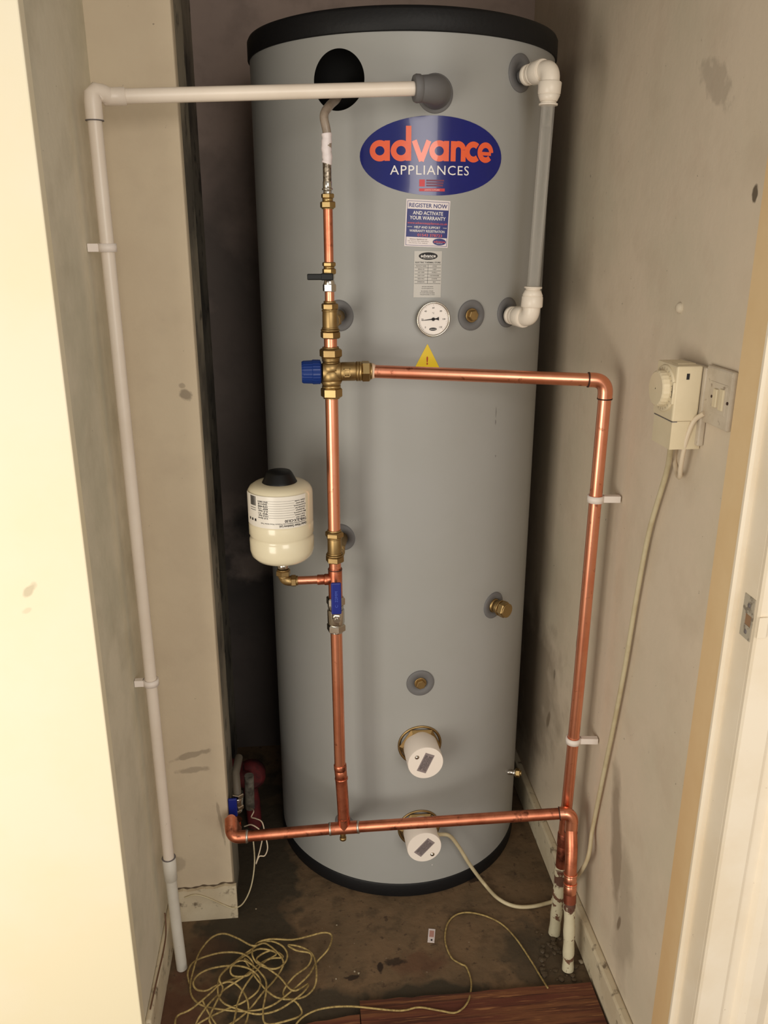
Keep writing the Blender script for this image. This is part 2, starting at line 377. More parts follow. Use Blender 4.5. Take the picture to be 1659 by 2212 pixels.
# ================================================================ hot water cylinder
TX, TY, R = .2083, 1.7728, .29
def tp(phi, r, z): return V((TX + r * math.sin(phi), TY - r * math.cos(phi), z))
def tn(phi): return V((math.sin(phi), -math.cos(phi), 0))
tank = thing('hot_water_cylinder', 'tall grey hot water cylinder with black top rim and stickers, in the cupboard', 'water cylinder', (TX, TY, 0))
Z0, Z1 = .02, 1.722
HU, HZ, HR, HS = -.1412, 1.651, .0462, .060               # round opening in the casing
def shell():
    g = G()
    zl = [Z0, .1, .3, .6, .9, 1.2, 1.5, HZ - HS, HZ + HS, Z1]
    p0 = (HU - HS) / R; p1 = (HU + HS) / R
    ph = [p0 + (p1 - p0) * k / 8 for k in range(9)]
    M = 110; ph = ph + [p1 + (2 * math.pi - (p1 - p0)) * k / M for k in range(1, M)]
    n = len(ph)
    for i in range(len(zl) - 1):
        for k in range(n):
            if i == len(zl) - 3 and k < 8: continue
            a, b = ph[k], ph[(k + 1) % n] + (0 if k + 1 < n else 2 * math.pi)
            g.add([tp(a, R, zl[i]), tp(b, R, zl[i]), tp(b, R, zl[i + 1]), tp(a, R, zl[i + 1])], [(0, 1, 2, 3)], True)
    K = 64; rings = 6; vv = []
    for j in range(rings + 1):
        t = j / rings
        for k in range(K):
            an = 2 * math.pi * k / K; c, s_ = math.cos(an), math.sin(an); m = max(abs(c), abs(s_))
            u = HR * c * (1 - t) + HS * c / m * t; v = HR * s_ * (1 - t) + HS * s_ / m * t
            vv.append(tp((HU + u) / R, R, HZ + v))
    g.add(vv, [(j * K + k, j * K + (k + 1) % K, (j + 1) * K + (k + 1) % K, (j + 1) * K + k) for j in range(rings) for k in range(K)], True)
    return g
o = obj('shell', shell(), m_tank, tank)
bm = bmesh.new(); bm.from_mesh(o.data); bmesh.ops.remove_doubles(bm, verts=bm.verts, dist=1e-5); bmesh.ops.recalc_face_normals(bm, faces=bm.faces); bm.to_mesh(o.data); bm.free()
o.data.normals_split_custom_set_from_vertices([V((v.co.x, v.co.y, 0)).normalized() for v in o.data.vertices])
fr = frame(tp(HU / R, R, HZ), tn(HU / R))
g = G(); K = 48; vv = []
for (r_, w_) in [(HR + .0004, 0), (HR, -.045), (0.0005, -.0455)]:
    for k in range(K):
        an = 2 * math.pi * k / K; u, v = r_ * math.cos(an), r_ * math.sin(an)
        vv.append(tp((HU + u) / R, R - .0002, HZ + v) if w_ == 0 else fr(u, v, w_))
g.add(vv, [(j * K + k, j * K + (k + 1) % K, (j + 1) * K + (k + 1) % K, (j + 1) * K + k) for j in range(2) for k in range(K)], True)
obj('cable_opening', g, m_hole, tank, 'round black opening in the casing')
obj('lid', G().lathe((TX, TY, 1.7175), (0, 0, 1), [(0, R - .004), (0.0, R + .002), (.002, R + .0035), (.031, R + .0035), (.036, R + .001), (.0385, R - .006), (.040, R - .03), (.041, .002)], 144), m_black, tank, 'black plastic top rim')
obj('base_ring', G().lathe((TX, TY, 0.0005), (0, 0, 1), [(0, R - .03), (0, R), (.002, R + .002), (.032, R + .002), (.035, R + .0005), (.035, R - .002)], 144), m_black, tank, 'black plastic base ring')

# ---- things printed on or fixed to the casing
def tri_polys(polys):
    return polys
def wrapmap(phi0, z0, off, rot=0.0, RR=None, ax=None, flip=1):
    RR = R if RR is None else RR
    c, s_ = math.cos(math.radians(rot)), math.sin(math.radians(rot))
    def f(u, v, w=0.0):
        u2 = (u * c - v * s_) * flip; v2 = (u * s_ + v * c) * flip
        ph = phi0 + u2 / RR
        if ax is None: return tp(ph, RR + off + w, z0 + v2)
        return V((ax[0] + (RR + off + w) * math.sin(ph), ax[1] - (RR + off + w) * math.cos(ph), z0 + v2))
    return f
def patch(g, f, u0, u1, v0, v1, n=10):
    vv = []
    for i in range(n + 1):
        u = u0 + (u1 - u0) * i / n; vv += [f(u, v0), f(u, v1)]
    return g.add(vv, [(2 * i, 2 * i + 2, 2 * i + 3, 2 * i + 1) for i in range(n)], True)
def oval(g, f, cu, cv, ru, rv, n=64, rings=6):
    vv = [f(cu, cv)]
    for j in range(1, rings + 1):
        for k in range(n):
            an = 2 * math.pi * k / n; vv.append(f(cu + ru * math.cos(an) * j / rings, cv + rv * math.sin(an) * j / rings))
    ff = [(0, 1 + k, 1 + (k + 1) % n) for k in range(n)]
    for j in range(rings - 1):
        for k in range(n): ff.append((1 + j * n + k, 1 + (j + 1) * n + k, 1 + (j + 1) * n + (k + 1) % n, 1 + j * n + (k + 1) % n))
    return g.add(vv, ff, True)
def stroke(g, f, pts, wd, closed=False):
    """ribbon of width wd along 2D points"""
    P = [V((p[0], p[1])) for p in pts]; n = len(P); L_ = []; R_ = []
    for i in range(n):
        a = P[(i - 1) % n] if (closed or i > 0) else P[i]; b = P[(i + 1) % n] if (closed or i < n - 1) else P[i]
        t = (b - a).normalized(); nn = V((-t.y, t.x)); w_ = wd[i] if isinstance(wd, list) else wd
        L_.append(P[i] + nn * w_ / 2); R_.append(P[i] - nn * w_ / 2)
    vv = [f(*p) for p in L_] + [f(*p) for p in R_]
    m = n if closed else n - 1
    return g.add(vv, [(i, (i + 1) % n, n + (i + 1) % n, n + i) for i in range(m)], True)
TXT = {}
def text(g, f, body, cu, cv, h, width=None, bold=0.0, space=1.0):
    """lettering centred on (cu, cv), cap height h, fitted to width"""
    key = (body, bold, space)
    if key not in TXT:
        cu_ = bpy.data.curves.new('lettering', 'FONT'); cu_.body = body; cu_.size = 1; cu_.offset = bold; cu_.space_character = space
        cu_.resolution_u = 3; ob = bpy.data.objects.new('lettering', cu_); scene.collection.objects.link(ob)
        bpy.context.view_layer.update(); dg = bpy.context.evaluated_depsgraph_get(); me = bpy.data.meshes.new_from_object(ob.evaluated_get(dg))
        TXT[key] = ([(v.co.x, v.co.y) for v in me.vertices], [tuple(p.vertices) for p in me.polygons])
        bpy.data.objects.remove(ob); bpy.data.curves.remove(cu_); bpy.data.meshes.remove(me)
    vv, ff = TXT[key]
    if not vv: return g
    x0 = min(p[0] for p in vv); x1 = max(p[0] for p in vv); CAP = 0.72
    sy = h / CAP; sx = (width / (x1 - x0)) if width else sy
    return g.add([f(cu + (p[0] - (x0 + x1) / 2) * sx, cv + (p[1] - CAP / 2) * sy) for p in vv], ff, False)

# oval badge
badge = obj('oval_badge', oval(G(), wrapmap(.0233 / R, 1.534, .0006), 0, 0, .1272, .0617), m_navy, tank, 'navy oval badge with orange and white lettering')
bmf = wrapmap(0, 0, .0011)
def gl(x, y):   # letter drawing grid of the badge
    return (-.0865 + (x - 205) * .000172, 1.526 + (572 - y) * .000150)
def ring_pts(cx, cy, rx, ry, a0=0, a1=360, n=36):
    return [gl(cx + rx * math.cos(math.radians(a0 + (a1 - a0) * k / n)), cy - ry * math.sin(math.radians(a0 + (a1 - a0) * k / n))) for k in range(n + (0 if a1 - a0 == 360 else 1))]
g = G(); W = 56 * .000165
bf = lambda u, v: bmf(u, v)
def bar(x0, y0, x1, y1, wd=56):
    a, b = gl(x0, y0), gl(x1, y1); stroke(g, bf, [(a[0] + (b[0] - a[0]) * i / 6, a[1] + (b[1] - a[1]) * i / 6) for i in range(7)], wd * .000165)
for (cx, ytop) in [(303, 362), (508, 215), (880, 362)]:
    stroke(g, bf, ring_pts(cx, 466, 72, 78), W, True); bar(cx + 72, ytop, cx + 72, 570, 54)
bar(634, 362, 706, 572, 52); bar(776, 362, 704, 572, 52)
bar(1022, 362, 1022, 570, 54); bar(1128, 450, 1128, 570, 54); stroke(g, bf, ring_pts(1075, 448, 53, 58, 0, 180, 20), W)
stroke(g, bf, ring_pts(1238, 466, 68, 78, 48, 312, 30), W)
stroke(g, bf, ring_pts(1378, 466, 68, 78, 0, 318, 32), W * .95); bar(1318, 478, 1444, 478, 34)
obj('lettering', g, m_orange, badge)
g = G(); text(g, bf, 'APPLIANCES', .0155, 1.5125, .0150, .136, .0, 1.12); obj('lettering', g, m_wprint, badge)
g = G(); patch(g, bf, -.0035, .0405, 1.479, 1.4835); patch(g, bf, -.0035, .006, 1.4865, 1.4975); obj('red_mark', g, m_red, badge)
g = G()
for k in range(3): patch(g, bf, .0085, .037 + .001 * k, 1.4868 + k * .0040, 1.4892 + k * .0040)
obj('dull_mark', g, m_dred, badge)
g = G(); bf2 = lambda u, v: wrapmap(0, 0, .0015)(u, v); text(g, bf2, 'LEADING SUPPLIERS', .0185, 1.4812, .0018, .026); obj('lettering', g, m_wprint, badge)

# registration sticker
RW, RH = .0762, .0760
f0 = wrapmap(.0117 / R, 1.4275, .0006, -2.4); f1 = wrapmap(.0117 / R, 1.4275, .0010, -2.4); f2 = wrapmap(.0117 / R, 1.4275, .0014, -2.4)
st = obj('registration_sticker', patch(G(), f0, -RW / 2, RW / 2, -RH / 2, RH / 2), m_paper, tank, 'white and navy registration sticker')
g = G(); patch(g, f1, -.0355, .0355, -.0225, .0225)
bw = .0006
for (a, b, c, d) in [(-.036, .036, .0348, .0348 + bw), (-.036, .036, -.0362, -.0362 + bw), (-.036, -.036 + bw, -.0362, .0354), (.036 - bw, .036, -.0362, .0354)]: patch(g, f1, a, b, c, d)
text(g, f1, 'REGISTER NOW', 0, .0288, .0066, .066, .012)
oval(g, f1, .0225, -.0290, .0118, .0056, 32, 2)
obj('navy_print', g, mat('navy_print', S(30, 38, 112), .4), st)
g = G(); text(g, f2, 'AND ACTIVATE', 0, .0168, .0058, .052, .012); text(g, f2, 'YOUR WARRANTY', 0, .0088, .0058, .062, .012)
text(g, f2, 'WITH', -.0305, -.0062, .0018, .008); text(g, f2, 'HELP AND SUPPORT', 0, -.0062, .0038, .045, .01); text(g, f2, 'YOUR', .0305, -.0062, .0018, .007)
text(g, f2, 'WARRANTY REGISTRATION', 0, -.0122, .0040, .061, .01); text(g, f2, 'APPLIANCES', .0225, -.0315, .0012, .011)
obj('white_print', g, m_wprint, st)
g = G(); text(g, f2, 'www.advanceappliances.co.uk', 0, .0006, .0036, .069, .005); text(g, f2, '01543 378723', .005, -.0188, .0044, .043, .008); text(g, f2, 'advance', .0225, -.0285, .0036, .020, .01)
obj('red_print', g, mat('salmon_print', S(214, 84, 88), .4), st)
g = G(); text(g, f1, 'Advance Appliances Ltd', -.0145, -.0258, .0018, .030, .01)
for k in range(2): text(g, f1, 'Unit, Business Park, Staffordshire'[:(34 - 4 * k)], -.0145, -.0290 - k * .0030, .0014, .036 - k * .004)
obj('grey_print', g, m_greyink, st)
# silver data label
dl0 = wrapmap(.0135 / R, 1.3440, .0006, -.6); dl1 = wrapmap(.0135 / R, 1.3440, .0010, -.6); dl2 = wrapmap(.0135 / R, 1.3440, .0014, -.6)
dl = obj('data_label', patch(G(), dl0, -.0243, .0243, -.0388, .0388), m_silverlab, tank, 'narrow silver data label with a ruled table')
g = G(); oval(g, dl1, 0, .0305, .0165, .0062, 40, 3); text(g, dl1, 'ELECTRIC THERMAL STORE', 0, .0200, .0024, .044, .012)
for k in range(7): patch(g, dl1, -.023, .023, .0163 - k * .0053, .01675 - k * .0053)
patch(g, dl1, -.0003, .0001, .0163 - 6 * .0053, .0165, 2)
rows = [('PRODUCT NAME', 'ATS250'), ('SERIAL NO', '110257'), ('HOT TEMP', '70 DEG C'), ('HEAT LOSS', '2.20 KWH/24HR'), ('HEAD MAX', '10 METRE'), ('IMMERSION', '3KW')]
for k, (a, b) in enumerate(rows):
    text(g, dl1, a, -.0118, .0140 - k * .0053, .0017, None); text(g, dl1, b, .0118, .0140 - k * .0053, .0017, None)
for k, (a, wd) in enumerate([('ADVANCE APPLIANCES', .020), ('www.advanceappliances.co.uk', .021), ('BUSINESS PARK', .022), ('STAFFORDSHIRE', .026), ('TELEPHONE 01543', .026)]):
    text(g, dl1, a, 0, -.0205 - k * .0030 - (.0015 if k > 1 else 0), .0014, wd)
obj('black_print', g, m_ink, dl)
g = G(); text(g, dl2, 'advance', 0, .0312, .0052, .026, .014); text(g, dl2, 'APPLIANCES', 0, .0272, .0012, .018); obj('white_print', g, m_wprint, dl)
# yellow warning triangle
wf = wrapmap(.0150 / R, 1.1985, .0006); wf1 = wrapmap(.0150 / R, 1.1985, .0010)
g = G(); vv = []
for i in range(7):
    t = i / 6; hw = .027 * t * 1.02 + .0006; z = .0255 - t * .052
    for j in range(7): vv.append(wf(-hw + 2 * hw * j / 6, z))
g.add(vv, [(i * 7 + j, i * 7 + j + 1, (i + 1) * 7 + j + 1, (i + 1) * 7 + j) for i in range(6) for j in range(6)], True)
wt = obj('warning_triangle', g, m_yel, tank, 'yellow triangular warning sticker')
g = G(); text(g, wf1, '!', 0, -.003, .0140, .0030, .03); text(g, wf1, 'PLEASE READ', 0, -.0195, .0026, .030, .01); obj('red_print', g, mat('brown_red_print', S(176, 60, 26), .5), wt)

# grommets with brass plugs
def grommet(u, z, r=.0265, proud=.004):
    ph = u / R; g = G(); vv = []; K = 40
    prof = [(r, .0003), (r, .0018), (r * .96, .0026), (r * .55, .0030), (r * .52, .0008), (.001, .0008)]
    for (rr, w_) in prof:
        for k in range(K):
            an = 2 * math.pi * k / K
            vv.append(tp((u + rr * math.cos(an)) / R, R + w_, z + rr * math.sin(an)))
    g.add(vv, [(j * K + k, j * K + (k + 1) % K, (j + 1) * K + (k + 1) % K, (j + 1) * K + k) for j in range(len(prof) - 1) for k in range(K)], True)
    return obj('rubber_seal', g, m_grom, tank, 'dark grey rubber seal')
def at_tank(px, py):
    d = ray(px, py); a = d.x ** 2 + d.y ** 2; b = -2 * (d.x * TX + d.y * TY); c = TX * TX + TY * TY - R * R
    t = (-b - math.sqrt(b * b - 4 * a * c)) / 2 / a; p = C0 + d * t
    return R * math.atan2(p.x - TX, TY - p.y), p.z
for (px, py, r, kind) in [(1018, 681, .0268, 'plug'), (908, 1475, .0285, 'plug'), (1066, 1307, .0285, 'long'), (1124, 158, .0300, None), (1096, 675, .0270, None),
                          (733, 682, .0275, None), (740, 1160, .0265, None), (745, 1778, .0240, None), (940, 202, .0300, None)]:
    u, z = at_tank(px, py); sg = grommet(u, z, r); n_ = tn(u / R); p = tp(u / R, R, z)
    if kind == 'plug':
        obj('brass_plug', G().turned(p, n_, [('c', .003, .0125), ('h', .008, .0098), ], .5), m_brass2, sg)
    if kind == 'long':
        obj('brass_plug', G().turned(p, n_, [('c', .006, .0160, .0140), ('c', .012, .0135), ('c', .003, .0165), ('h', .014, .0172), ('c', .003, .0150)], .5), m_brass2, sg)
# drain stub on the far right side of the casing
u, z = at_tank(1098, 1668); ph = u / R; n_ = V((.97, -.24, 0)); p = tp(ph, R - .002, z)
dn = obj('side_tapping', G().turned(p, n_, [('c', .012, .006), ('c', .006, .008)]), m_chrome, tank)
obj('brass_plug', G().turned(p + n_ * .018, n_, [('h', .010, .010), ('c', .004, .006)]), m_brass, dn)

# thermometer gauge
u, z = at_tank(932, 688); u = u; n_ = tn(u / R); p = tp(u / R, R, z)
gd = G().lathe(p, n_, [(0, .0285), (.010, .0285), (.012, .0300), (.0165, .0303), (.0180, .0290), (.0170, .0272), (.0125, .0268)], 56, cap=False)
ga = obj('temperature_gauge', gd, m_chrome, tank, 'round white thermometer dial in a steel bezel')
fg = frame(p, n_)
g = G(); K = 48; g.add([fg(.0268 * math.cos(2 * math.pi * k / K), .0268 * math.sin(2 * math.pi * k / K), .013) for k in range(K)], [list(range(K))]); obj('dial', g, mat('dial_white', S(232, 224, 218), .3), ga)
g = G(); fd = lambda a, b: fg(a, b, .0134)
for k in range(41):
    an = math.radians(225 - 270 * k / 40); r0 = .0235 if k % 5 == 0 else .0245
    stroke(g, fd, [(r0 * math.cos(an), r0 * math.sin(an)), (.0256 * math.cos(an), .0256 * math.sin(an))], .0003)
for k, tx in enumerate(['0', '20', '40', '60', '80', '100', '120']):
    an = math.radians(225 - 45 * k); text(g, fd, tx, .0195 * math.cos(an), .0195 * math.sin(an), .0030)
text(g, fd, '\u00b0C', 0, .0105, .0028); oval(g, lambda a, b: fg(a, b, .0134), 0, -.0172, .0068, .0027, 28, 2)
obj('dial_print', g, m_ink, ga)
g = G(); f3 = lambda a, b: fg(a, b, .0148)
stroke(g, f3, [(-.021, -.0020), (0, 0), (.006, .0004)], [.0005, .0022, .002]); stroke(g, f3, [(.004, .0003), (.010, .0008)], [.001, .0062]); oval(g, f3, 0, 0, .0030, .0030, 20, 1)
obj('needle', g, m_ink, ga)
g = G(); text(g, lambda a, b: fg(a, b, .0137), 'advance', 0, -.0170, .0016, .010, .01); obj('white_print', g, m_wprint, ga)

# immersion heaters
def heater(px, py, length, screw, lab, cable=False):
    u, z = at_tank(px, py); n_ = tn(u / R); p = tp(u / R, R, z); K = 48
    g = G(); vv = []
    prof = [(.0465, .0003), (.0465, .0022), (.0435, .003), (.041, .001)]
    for (rr, w_) in prof:
        for k in range(K):
            an = 2 * math.pi * k / K; vv.append(tp((u + rr * math.cos(an)) / R, R + w_, z + rr * math.sin(an)))
    g.add(vv, [(j * K + k, j * K + (k + 1) % K, (j + 1) * K + (k + 1) % K, (j + 1) * K + k) for j in range(3) for k in range(K)], True)
    g.turned(p, n_, [('h', .010, .0448)], .2)
    h = obj('immersion_heater', g, m_brass2, tank, 'brass-flanged immersion heater with a round white cap')
    obj('terminal_cap', G().lathe(p + n_ * .004, n_, [(0, .0355), (.004, .0362), (length - .002, .0368), (length, .0360)], 56), m_cap, h, 'round white cap')
    f = frame(p + n_ * (length + .004), n_)
    def rf(an):
        c, s_ = math.cos(math.radians(an)), math.sin(math.radians(an))
        return lambda a, b, w_=0.0: f(a * c - b * s_, a * s_ + b * c, w_)
    fl = rf(lab)
    obj('rating_plate', G().fbox(fl, -.022, .022, -.0100, .0100, 0, .0007), m_foil, h)
    g = G()
    for k in range(6):
        text(g, lambda a, b: fl(a, b, .0010), ['WARNING SWITCH OFF BEFORE', 'REMOVING THIS COVER', '3KW 240V AC ONLY', 'THIS HEATER MUST BE EARTHED', 'DO NOT COVER', 'FIT TO INSTRUCTIONS'][k], 0, .0068 - k * .0027, .0017, .035 if k != 2 else .027, .01)
    obj('print', g, m_ink, h)
    obj('cover_screw', G().lathe(f(*screw), n_, [(0, .0045), (.0008, .0045), (.0012, .0030), (.0022, .0026), (.0024, .0004)], 20), m_chrome, h)
    return p, n_, f
heater(907, 1609, .060, (-.018, .015), 66)
p_low, n_low, f_low = heater(905, 1788, .058, (.0175, -.020), 48)
# scuffs on the casing
for k, (px, py, L_, w_) in enumerate([(1071, 890, .020, .0010), (1070, 912, .010, .0016), (1070, 985, .0045, .0016), (933, 1868, .003, .003)]):
    u, z = at_tank(px, py); f = wrapmap(u / R, z, .0005)
    obj('scuff', stroke(G(), f, [(0, -L_ / 2), (.0006, 0), (0, L_ / 2)], [.0003, w_, .0003]), m_greyink if k < 3 else m_paper, tank)

# ================================================================ plumbing in front of the cylinder
PY = 1.405; MX = .048
def mz(py): return atY(715, py, PY).z
def D(z): return V((MX, PY, z))
dn_ = V((0, 0, -1)); LEFT = V((-1, 0, 0)); RIGHT = V((1, 0, 0))

# top white overflow pipe
E0 = atY(905, 191, 1.402); E1 = atY(232, 209, 1.350)
t = thing('overflow_pipe', 'white plastic pipe running from the tank top down the left wall', 'pipe', (-.285, 1.335, 0))
Lt = V((-.285, 1.335, atX(205, 203, -.285).z)); rp = .0104
d01 = (E1 - E0).normalized()
obj('horizontal_pipe', G().tube([E0 - d01 * -.0, E1 - d01 * .0], rp, 20), m_white, t)
obj('socket', G().lathe(E1 + d01 * -.004 - d01 * .022, d01, [(0, rp + .0005), (.001, rp + .002), (.030, rp + .002), (.032, rp + .001)], 24), m_white, t)
z_b = atX(207, 262, -.285).z
obj('elbow', G().tube([V((-.285, 1.335, z_b))] + [V((-.285, 1.335, Lt.z - .012)), V((-.2845, 1.336, Lt.z - .004)), V((-.281, 1.339, Lt.z + .001)), V((-.272, 1.343, Lt.z - .0005)), E1 - d01 * .002], [rp + .002] * 6, 20), m_white, t)
obj('elbow_ring', G().lathe((-.285, 1.335, z_b - .0006), (0, 0, 1), [(0, rp), (0, rp + .0026), (.0014, rp + .0026), (.0014, rp)], 24), m_greyink, t)
zc0, zc1 = atX(368, 1836, -.285).z, atX(372, 1887, -.285).z
obj('upper_pipe', G().tube([(-.285, 1.335, z_b + .01), (-.285, 1.336, .9), (-.285, 1.338, zc0 - .01)], rp, 20), m_white, t)
obj('coupling', G().lathe((-.285, 1.339, zc1), (0, 0, 1), [(0, rp), (.002, rp + .0022), (zc0 - zc1 - .001, rp + .0026), (zc0 - zc1, rp + .001)], 28), m_pipeold, t)
obj('coupling_ring', G().lathe((-.285, 1.339, zc0), (0, 0, 1), [(0, rp), (0, rp + .003), (.0014, rp + .0024), (.0014, rp)], 24), m_greyink, t)
obj('lower_pipe', G().tube([(-.285, 1.339, zc1 + .01), (-.283, 1.338, .1), (-.280, 1.336, .001)], rp + .0003, 20), m_pipeold, t)
# grey rubber boot where it joins the casing
u, z = at_tank(940, 200); p = tp(u / R, R, z); n_ = tn(u / R); c_ = V((E0.x + .028, PY + .002, E0.z))
g = G(); g.tube(bend(p - n_ * -.001, c_, E0 + d01 * .006, .030, 12), [.026] * 1 + [.0225, .0225, .0225, .0225, .022, .0215, .021, .0205, .020, .0195, .019, .018] + [.0165], 24)
g.lathe(E0 + d01 * .008, -d01, [(0, .0188), (.004, .0205), (.010, .0200), (.014, .0165), (.014, .0106)], 28)
tag(obj('rubber_boot', g, m_grom, None, None, E0), 'dark grey rubber elbow boot joining the top white pipe to the tank', 'pipe elbow')

# white pipe clips on the left wall
def clip(name_label, pipe_p, wall_dir, wall_dist, r, group='nylon pipe clips holding wall pipes'):
    p = V(pipe_p); wd = V(wall_dir).normalized(); g = G(); vv = []; n = 22; h = .012
    a0 = math.atan2(wd.y, wd.x); K = n + 1
    for k in range(K):
        an = a0 + 2 * math.pi * k / n
        for rr in (r + .0003, r + .0032):
            for dz in (-h, h):
                vv.append(p + V((math.cos(an) * rr, math.sin(an) * rr, dz / 2 * 1.0)))
    ff = []
    for k in range(n):
        a = k * 4; b = a + 4
        ff += [(a, b, b + 1, a + 1), (a + 2, a + 3, b + 3, b + 2), (a + 1, b + 1, b + 3, a + 3), (a, a + 2, b + 2, b)]
    g.add(vv, ff, True)
    s_ = wd.cross(V((0, 0, 1))); f = lambda a, b, c: p + wd * a + s_ * b + V((0, 0, 1)) * c
    t = thing('pipe_clip', name_label, 'pipe clip', p + wd * wall_dist, group)
    obj('ring', g, m_clip, t)
    obj('bracket', G().fbox(f, r + .001, wall_dist - .0005, -.006, .006, -h / 2, h / 2, .001), m_clip, t)
clip('white clip holding the white pipe on the left wall, upper one', (-.285, 1.3355, atX(234, 535, -.285).z), (-1, 0, 0), .0288, rp)
clip('white clip holding the white pipe on the left wall, lower one', (-.285, 1.3370, atX(327, 1471, -.285).z), (-1, 0, 0), .0288, rp)

# flexible hose out of the casing opening
hp = [atY(735, 190, 1.53), atY(728, 212, 1.47), atY(712, 228, 1.425), atY(700, 250, 1.408), D(mz(290)) + V((.001, 0, 0)), D(mz(345))]
t = thing('flexible_hose', 'grey flexible hose coming out of the black opening in the tank', 'hose', D(mz(345)))
obj('clear_sleeve', G().tube(smooth(hp, 8), .0068, 16), m_hose, t)
P = [D(mz(v)) + V((.0008 * math.sin(i * 2.1), 0, 0)) for i, v in enumerate((288, 300, 315, 330, 345, 354))]
obj('paper_tag', G().tube(smooth(P, 3), [.0078 + .0005 * math.sin(i * 1.9) for i in range(16)], 14), m_paper, t, 'white paper label wrapped round the hose')
obj('braid', G().tube([D(mz(350)), D(mz(402))], .0066, 16), m_braid, t)
obj('ferrule', G().turned(D(mz(392)), dn_, [('c', .010, .0072), ('c', .003, .0085), ('c', .008, .0066)]), m_chrome, t)

def nut_run(name, label, cat, z0, z1, segs, m, rot=.3, x=MX):
    """turned fitting between two heights; segs lengths are scaled to fit"""
    L = z0 - z1; tot = sum(s_[1] for s_ in segs)
    segs = [(s_[0], s_[1] * L / tot) + tuple(s_[2:]) for s_ in segs]
    return tag(obj(name, G().turned((x, PY, z0), dn_, segs, rot), m, None, None, (x, PY, z1)), label, cat)
nut_run('compression_coupler', 'brass coupler between the flexible hose and the thin copper pipe', 'pipe fitting', mz(418), mz(452),
        [('h', 5, .0105), ('c', 3, .0085), ('h', 7, .0125), ('c', 1, .0095)], m_brass)
def pipe(name, label, path, r, m, **k):
    o = obj(name, G().tube(path, r, 22), m, None, None, path[-1]); return tag(o, label, 'pipe')
pipe('copper_pipe', 'short thin copper pipe below the hose coupler, above the black lever valve', [D(mz(448)), D(mz(572))], .0076, m_cu2)
# isolating valve with black lever
t = thing('isolating_valve', 'small plated isolating valve with a black lever on the thin copper pipe', 'valve', D(mz(632)))
zt = mz(566); L_ = zt - mz(630)
obj('body', G().turned(D(zt - .018), dn_, [('c', .008, .0085), ('c', .010, .0075, .0100), ('c', L_ - .047, .0100, .0078)], .3), m_chrome, t)
obj('compression_nut', G().turned(D(zt), dn_, [('h', .007, .0112), ('c', .003, .0088), ('h', .009, .0115)], .3), m_brass, t)
obj('compression_nut', G().turned(D(mz(613)), dn_, [('h', mz(613) - mz(630), .0112)], .3), m_chrome, t)
zl = atY(690, 598, PY - .012).z
g = G(); f = frame((MX, PY - .013, zl), (0, -1, 0))
g.fbox(f, -.014, .006, -.0055, .0055, -.003, .004, .0015); g.fbox(f, -.036, -.012, -.0048, .0048, -.001, .004, .0015)
obj('lever', g, m_blackm, t, 'black plastic lever')
obj('spindle', G().lathe((MX, PY - .004, zl), (0, -1, 0), [(0, .0045), (.009, .0045)], 18), m_chrome, t)
pipe('copper_pipe', 'short bright copper stub between black lever valve and upper brass tee', [D(mz(626)), D(mz(656))], .0078, m_cu)
# brass tees
def tee(name, label, py0, py1, ux, uz, grom_r, top=.0112, m=m_brass2):
    t = thing(name, label, 'pipe tee', D(mz(py1))); a, b = mz(py0), mz(py1); L_ = a - b
    obj('body', G().turned(D(a - L_ * .2), dn_, [('c', L_ * .6, .0125, .0130)]), m, t)
    obj('compression_nut', G().turned(D(a), dn_, [('c', L_ * .06, top * .9), ('h', L_ * .17, top + .0030), ('c', L_ * .05, .0135)], .3), m, t)
    obj('compression_nut', G().turned(D(b + L_ * .30), dn_, [('c', L_ * .05, .0140), ('c', L_ * .05, .0158), ('h', L_ * .20, .0168)], .3), m, t)
    q = tp(ux / R, R, uz); d = (q - D((a + b) / 2 + .003)); d.z = 0; Lb = d.length; d.normalize(); o = V((MX, PY, uz))
    obj('branch', G().turned(o + d * .006, d, [('c', .016, .0125), ('c', .005, .0140)] + [('c', .0025, .0118), ('c', .0025, .0126)] * 3 + [('h', .012, .0145), ('c', Lb - .054 - .002, .0110)]), m, t)
u1, z1_ = at_tank(733, 682); tee('brass_tee', 'upper brass tee joining the copper riser to the tank, above the mixing valve', 650, 731, u1, z1_, .02)
u2, z2_ = at_tank(740, 1160); tee('brass_tee', 'lower brass tee joining the copper riser to the tank, beside the cream vessel', 1144, 1214, u2, z2_, .02, .0140)
pipe('copper_pipe', 'very short bright copper stub between upper brass tee and mixing valve', [D(mz(724)), D(mz(756))], .0110, m_cu)
# thermostatic mixing valve
t = thing('mixing_valve', 'brass thermostatic mixing valve with a blue knob on its left', 'valve', D(mz(858)))
zc = atY(710, 803, PY).z; ctr = V((MX, PY, zc)); hh = mz(773) - zc
obj('body', G().turned(ctr + V((0, 0, hh)), dn_, [('c', .006, .0150), ('c', .003, .0135), ('c', .012, .0165, .0190), ('c', .016, .0190), ('c', .010, .0190, .0150), ('c', .004, .0150)]).turned(ctr + LEFT * .014, RIGHT, [('c', .030, .0172), ('c', .026, .0158), ('c', .005, .0165), ('c', .004, .0150)]), m_brass2, t)
obj('union_nut', G().turned(D(mz(749)), dn_, [('c', .003, .014), ('h', mz(752) - mz(771), .0190), ('c', .003, .0155)], .2), m_brass2, t)
obj('union_nut', G().turned(D(mz(832)), dn_, [('c', .004, .0160), ('h', mz(836) - mz(857), .0185), ('c', .002, .014)], .2), m_brass, t)
obj('union_nut', G().turned(ctr + RIGHT * .047, RIGHT, [('c', .004, .0165), ('h', .015, .0180), ('c', .003, .0140)], .35), m_brass, t)
